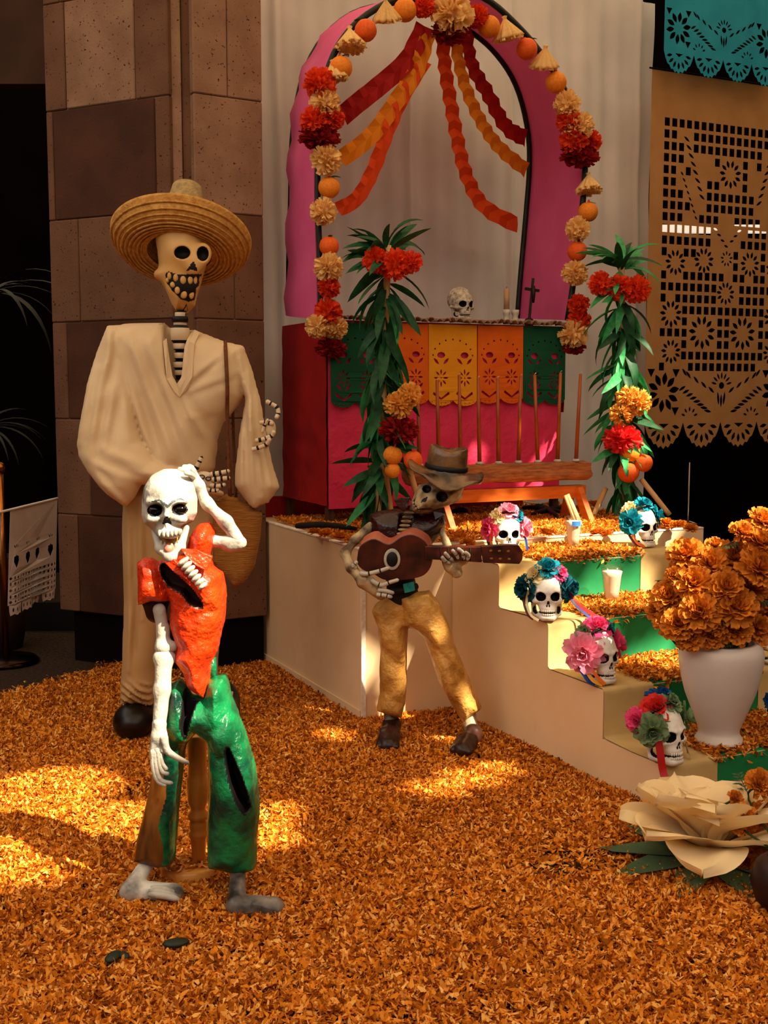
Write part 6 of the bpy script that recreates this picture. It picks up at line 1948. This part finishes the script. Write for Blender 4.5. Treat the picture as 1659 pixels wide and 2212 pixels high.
# head, leaning towards the guitar body
hpG = pp([(905, 1046), (896, 1066), (888, 1084), (884, 1100), (892, 1109), (905, 1108), (938, 1103), (970, 1087), (992, 1069), (1003, 1048), (985, 1044), (925, 1042)], Y2)
eyG = [(955, 1073, 12.5, 12), (922, 1056, 10, 9)]
nsG = [(925, 1072), (914, 1077), (908, 1086), (921, 1083)]
def f_hG0(X, Y, Z):
    d = inflate(X, Y, Z, hpG, Y2 - .02, .10, .07)
    d = smin(d, ell(X, Y, Z, P(958, 1066, Y2 - .0), (.078, .085, .045)), .03)
    return d
def f_hG(X, Y, Z):
    d = f_hG0(X, Y, Z)
    for x, y, rx, ry in eyG: d = smax(d, -ell(X, Y, Z, hit_eG[(x, y)], (rx * .0018, .03, ry * .0018)), .006)
    return d
hit_eG = {(x, y): hit(f_hG0, x, y, Y2 - .2, Y2) for x, y, rx, ry in eyG}
def pa_hG(C):
    m = np.zeros(len(C), int)
    x, y = proj(C)
    f_ = C[:, 1] < Y2 + .02
    for ex, ey, rx, ry in eyG: m[f_ & (((x - ex) / rx) ** 2 + ((y - ey) / ry) ** 2 < 1)] = 1
    m[f_ & (sdpoly(x, y, nsG) < 0)] = 1
    m[f_ & (sdpoly(x, y, [(900, 1072), (895, 1085), (903, 1098), (935, 1098), (928, 1101), (900, 1101), (890, 1086)]) < 0)] = 1
    return m
lo, hi = boxof([hpG], Y2 - .17, Y2 + .13)
hG = sdfo('skull', f_hG, lo, hi, .004, [M_gbn, M_ink], gt_, pa_hG)
for x, y in ((893, 1087), (895, 1094), (899, 1099), (905, 1103), (899, 1090), (904, 1096)):
    p = hit(f_hG0, x, y, Y2 - .2, Y2 + .05)
    V_, F_ = ball(p, (.0055, .006, .007), 8, 6)
    mk('tooth', V_, F_, M_gbn, hG)
# hat, part of the cast figure
hcG = P(963, 1018, Y2 - .03)
Rg = np.array(Euler((math.radians(4), math.radians(7), 0)).to_matrix())
sG = Y2 / F
V_, F_ = lathe([(.052, .085), (.068, .095), (.075, .09), (.078, .06), (.081, .02), (.084, .0), (.10, -.004), (.125, -.008), (.150, -.006), (.1505, -.014), (.12, -.016), (.08, -.012), (.06, .05)], 48)
an = np.arctan2(V_[:, 1], V_[:, 0])
rr = np.hypot(V_[:, 0], V_[:, 1])
br_ = np.clip((rr - .082) / .07, 0, 1)
V_[:, 2] += br_ * (.024 * np.cos(2 * an) - .012 * np.cos(an + .6) - .006 + .008 * np.sin(5 * an))
crn = np.clip((V_[:, 2] - .07) / .02, 0, 1)
V_[:, 2] += crn * (.018 * np.abs(V_[:, 0] / .07) - .012)
V_ = V_ + (np.random.default_rng(3).normal(0, .0012, V_.shape))
mk('hat', V_ @ Rg.T + hcG, F_, M_brz, gt_)
V_, F_ = lathe([(.083, .006), (.0865, .01), (.085, .024), (.081, .026)], 36)
mk('hat_band', V_ @ Rg.T + hcG, F_[:-2], M_ink, gt_)
# jacket and ribs
jk = pp([(799, 1112), (820, 1104), (856, 1100), (884, 1104), (912, 1110), (940, 1104), (961, 1102), (964, 1132), (955, 1152), (930, 1180), (890, 1215), (868, 1262), (850, 1262), (840, 1215), (810, 1180), (796, 1144)], Y2)
def f_jk(X, Y, Z):
    d = inflate(X, Y, Z, jk, Y2 + .01, .085, .07) + .004 * (1 - np.abs(wr(X, Y, Z, 2.0, 34, 81)))
    op = pp([(866, 1102), (896, 1102), (886, 1130), (878, 1160), (858, 1160), (860, 1130)], Y2)
    return smax(d, -np.maximum(sdpoly(X, Z, op), Y - Y2 + .03), .005)
lo, hi = boxof([jk], Y2 - .11, Y2 + .13)
sdfo('jacket', f_jk, lo, hi, .0055, M_mar_, gt_)
slab([(850, 1080), (868, 1076), (886, 1074), (880, 1098), (872, 1106), (862, 1098)], [Y2 - .04, Y2 - .06, Y2 - .07, Y2 - .07, Y2 - .06, Y2 - .05], .012, M_mar_, gt_, 'collar')
slab([(935, 1104), (960, 1096), (963, 1110), (940, 1124)], [Y2 - .06, Y2 - .06, Y2 - .05, Y2 - .07], .012, M_mar_, gt_, 'collar')
for i in range(6):
    c = P(884 - 3.2 * i, 1108 + 9 * i, Y2 - .075)
    V_, F_ = ball(c, (.022, .014, .0068), 12, 8)
    mk('rib', V_, F_, M_gbn, gt_)
# arms
limb('arm', [(P(800, 1138, Y2 - .02), P(768, 1166, Y2 - .05), .019, .016), (P(768, 1166, Y2 - .05), P(745, 1195, Y2 - .07), .016, .018), (P(745, 1195, Y2 - .07), P(758, 1225, Y2 - .11), .018, .019), (P(758, 1225, Y2 - .11), P(785, 1258, Y2 - .15), .017, .022)], .02, .005, M_gbn, gt_)
hnd = limb('hand', [(P(788, 1254, Y2 - .155), P(822, 1284, Y2 - .15), .034, .022)], .01, .004, M_gbn, gt_)
for path in ([(776, 1238), (792, 1240), (818, 1234), (842, 1226)], [(800, 1252), (822, 1264), (842, 1258), (862, 1252)], [(815, 1275), (832, 1276), (852, 1282)], [(812, 1284), (830, 1286), (848, 1290)], [(770, 1228), (764, 1222), (772, 1212)]):
    bone([P(x, y, Y2 - .185 - .006 * k) for k, (x, y) in enumerate(path)], [.0095, .0085, .007], [M_fw, M_ink], hnd, 'finger', ((.3, .34), (.65, .69)), 9)
limb('arm', [(P(952, 1140, Y2 - .02), P(962, 1168, Y2 - .05), .014, .013), (P(962, 1168, Y2 - .05), P(985, 1215, Y2 - .07), .013, .018)], .015, .005, M_gbn, gt_)
hnd = limb('hand', [(P(968, 1210, Y2 - .10), P(1000, 1206, Y2 - .10), .026, .026), (P(978, 1224, Y2 - .10), P(986, 1236, Y2 - .10), .034, .024)], .015, .004, M_gbn, gt_)
for path in ([(1002, 1212), (1000, 1195), (988, 1184)], [(992, 1210), (984, 1196), (976, 1188)], [(980, 1212), (970, 1204), (960, 1193)], [(972, 1216), (962, 1212), (954, 1202)], [(1008, 1212), (1012, 1200), (1004, 1192)]):
    bone([P(x, y, Y2 - .13 - .018 * k) for k, (x, y) in enumerate(path)], [.009, .008, .007], [M_fw, M_ink], hnd, 'finger', ((.45, .5),), 9)
# belt, trousers
limb('waist', [(P(862, 1235, Y2 - .0), P(872, 1296, Y2 - .0), .055, .065)], .01, .006, M_ink, gt_)
mk('belt', *tube(spline([P(842, 1280, Y2 - .05), P(868, 1274, Y2 - .07), P(900, 1266, Y2 - .05)], 10), .022, 10, .6), M_ink, gt_)
slab([(870, 1262), (894, 1256), (897, 1276), (874, 1282)], [Y2 - .105] * 4, .015, mat('teal_foil', '#1a7a74', '#2a9a90', 30, .25, bump=.4), gt_, 'buckle')
jl = pp([(803, 1320), (810, 1306), (829, 1290), (868, 1283), (882, 1282), (890, 1352), (881, 1358), (879, 1416), (878, 1470), (874, 1522), (868, 1548), (815, 1533), (823, 1470), (822, 1402), (818, 1357)], Y2)
jr = pp([(862, 1284), (900, 1276), (927, 1272), (946, 1296), (960, 1332), (981, 1390), (1012, 1458), (1039, 1524), (998, 1557), (974, 1516), (948, 1469), (932, 1416), (914, 1372), (888, 1354), (870, 1350)], Y2)
def f_gj(X, Y, Z):
    d = smin(inflate(X, Y, Z, jl, Y2, .075, .055), inflate(X, Y, Z, jr, Y2 - .03, .075, .055), .015)
    d = d + .012 * (1 - np.abs(wr(X, Y, Z * .8, 2.0, 26, 91))) - .006
    for a, b in ((P(842, 1560, Y2 - .0), P(845, 1500, Y2)), (P(1024, 1556, Y2 - .03), P(1002, 1510, Y2 - .03))):
        d = smax(d, -cap(X, Y, Z, a, b, .04, .03), .004)
    return d
lo, hi = boxof([jl, jr], Y2 - .14, Y2 + .1)
sdfo('trousers', f_gj, lo, hi, .006, M_gold, gt_)
# boots
M_boot = mat('dark_boot', '#1a0c08', '#3a2018', 12, .3, bump=.2, bs=30)
limb('ankle', [(P(842, 1535, Y2), P(846, 1568, Y2 - .02), .026, .028)], .01, .005, M_ftd, gt_)
foot(gt_, P(846, 1572, Y2 - .01) * np.array([1, 1, 0]) + UP * .06, G(838, 1612, .03), P(846, 1570, Y2 - .01), .036, M_boot, 'boot')
limb('ankle', [(P(1012, 1538, Y2 - .03), P(1020, 1590, Y2 - .08), .028, .03)], .01, .005, M_gbn, gt_)
foot(gt_, np.array([*P(1022, 1590, Y2 - .09)[:2], .05]), G(998, 1622, .03), P(1020, 1592, Y2 - .09), .034, M_boot, 'boot')
# --- guitar
Y3 = Y2 - .135
gtr = thing('guitar', 'dark brown papier-mache guitar held by the skeleton guitarist', 'guitar', P(850, 1255, Y3))
M_gf = mat('guitar_brown', '#240a05', '#521e0c', 16, .35, bump=.1, bs=30, coat=.3)
M_gs = mat('guitar_side', '#a0523a', '#b46a50', 10, .5)
gbody = [(773, 1190), (781, 1175), (807, 1163), (834, 1174), (847, 1172), (868, 1158), (892, 1154), (916, 1166), (926, 1182), (932, 1205), (931, 1224), (916, 1243), (890, 1251), (852, 1255), (826, 1252), (806, 1240), (784, 1232), (771, 1216)]
q_ = spline([P(x, y, Y3) for x, y in gbody + gbody[:1]], 60)[:-1]
nq = len(q_)
back = q_ + np.array([.012, .075, .022])
V_ = np.concatenate([q_, back])
F_ = [tuple(range(nq)), tuple(range(2 * nq - 1, nq - 1, -1))] + [(i, nq + i, nq + (i + 1) % nq, (i + 1) % nq) for i in range(nq)]
bevel(mk('body', V_, F_, [M_gf, M_gs], gtr, [0, 0] + [1] * nq, smooth=False), .004)
hole = P(847, 1208, Y3 - .003)
for (rx, rz, m, dy, nm_) in ((17.5, 23, M_fw, 0, 'rosette'), (12, 16, M_ink, -.0025, 'sound_hole')):
    V_, F_ = lathe([(1, 0), (1.0, .004), (.96, .006)], 28)
    V_ = np.stack([V_[:, 0] * rx * sG, -V_[:, 2] * .6, V_[:, 1] * rz * sG], 1)
    mk(nm_, V_ + hole + np.array([0, dy, 0]), [f[::-1] for f in F_], m, gtr)
nk = [(918, 1180), (1040, 1181), (1041, 1215), (918, 1208)]
slab(nk, [Y3 - .008] * 4, .035, M_gf, gtr, 'neck')
slab([(1038, 1180), (1100, 1176), (1120, 1177), (1130, 1192), (1129, 1208), (1122, 1219), (1044, 1216)], [Y3 - .01] * 7, .03, M_gf, gtr, 'headstock')
for i in range(3):
    for y0 in (1190, 1207):
        V_, F_ = ball(P(1060 + i * 19 + (y0 - 1190) * .1, y0 + .5 * i, Y3 - .012), (.0068, .004, .005), 10, 6)
        mk('peg', V_, F_, mat('ochre_peg', '#7a4a1c', '#8a5a28', 10), gtr)
for i in range(5):
    a, b = P(952 + i * 16, 1183, Y3 - .0095), P(952 + i * 16, 1211, Y3 - .0095)
    mk('fret', *tube([a, b], .002, 6), M_ink, gtr)

# a few dark leaves lying in the petals
for i, (x, y, L_) in enumerate(((380, 2036, .035), (245, 2066, .03), (268, 2064, .02))):
    p = G(x, y, .035)
    V_, F_ = ball((0, 0, 0), (L_, L_ * .6, .008), 12, 6)
    tag(mk('dark_leaf', rotz(V_, .3 + i) + p, F_, mat('dark_leaf_green', '#141a10', '#20281a', 20, .6)), 'small dark leaf lying on the floor petals, %s from the left' % ordn([2, 0, 1][i]), 'leaf', 'dark leaves on the petals')
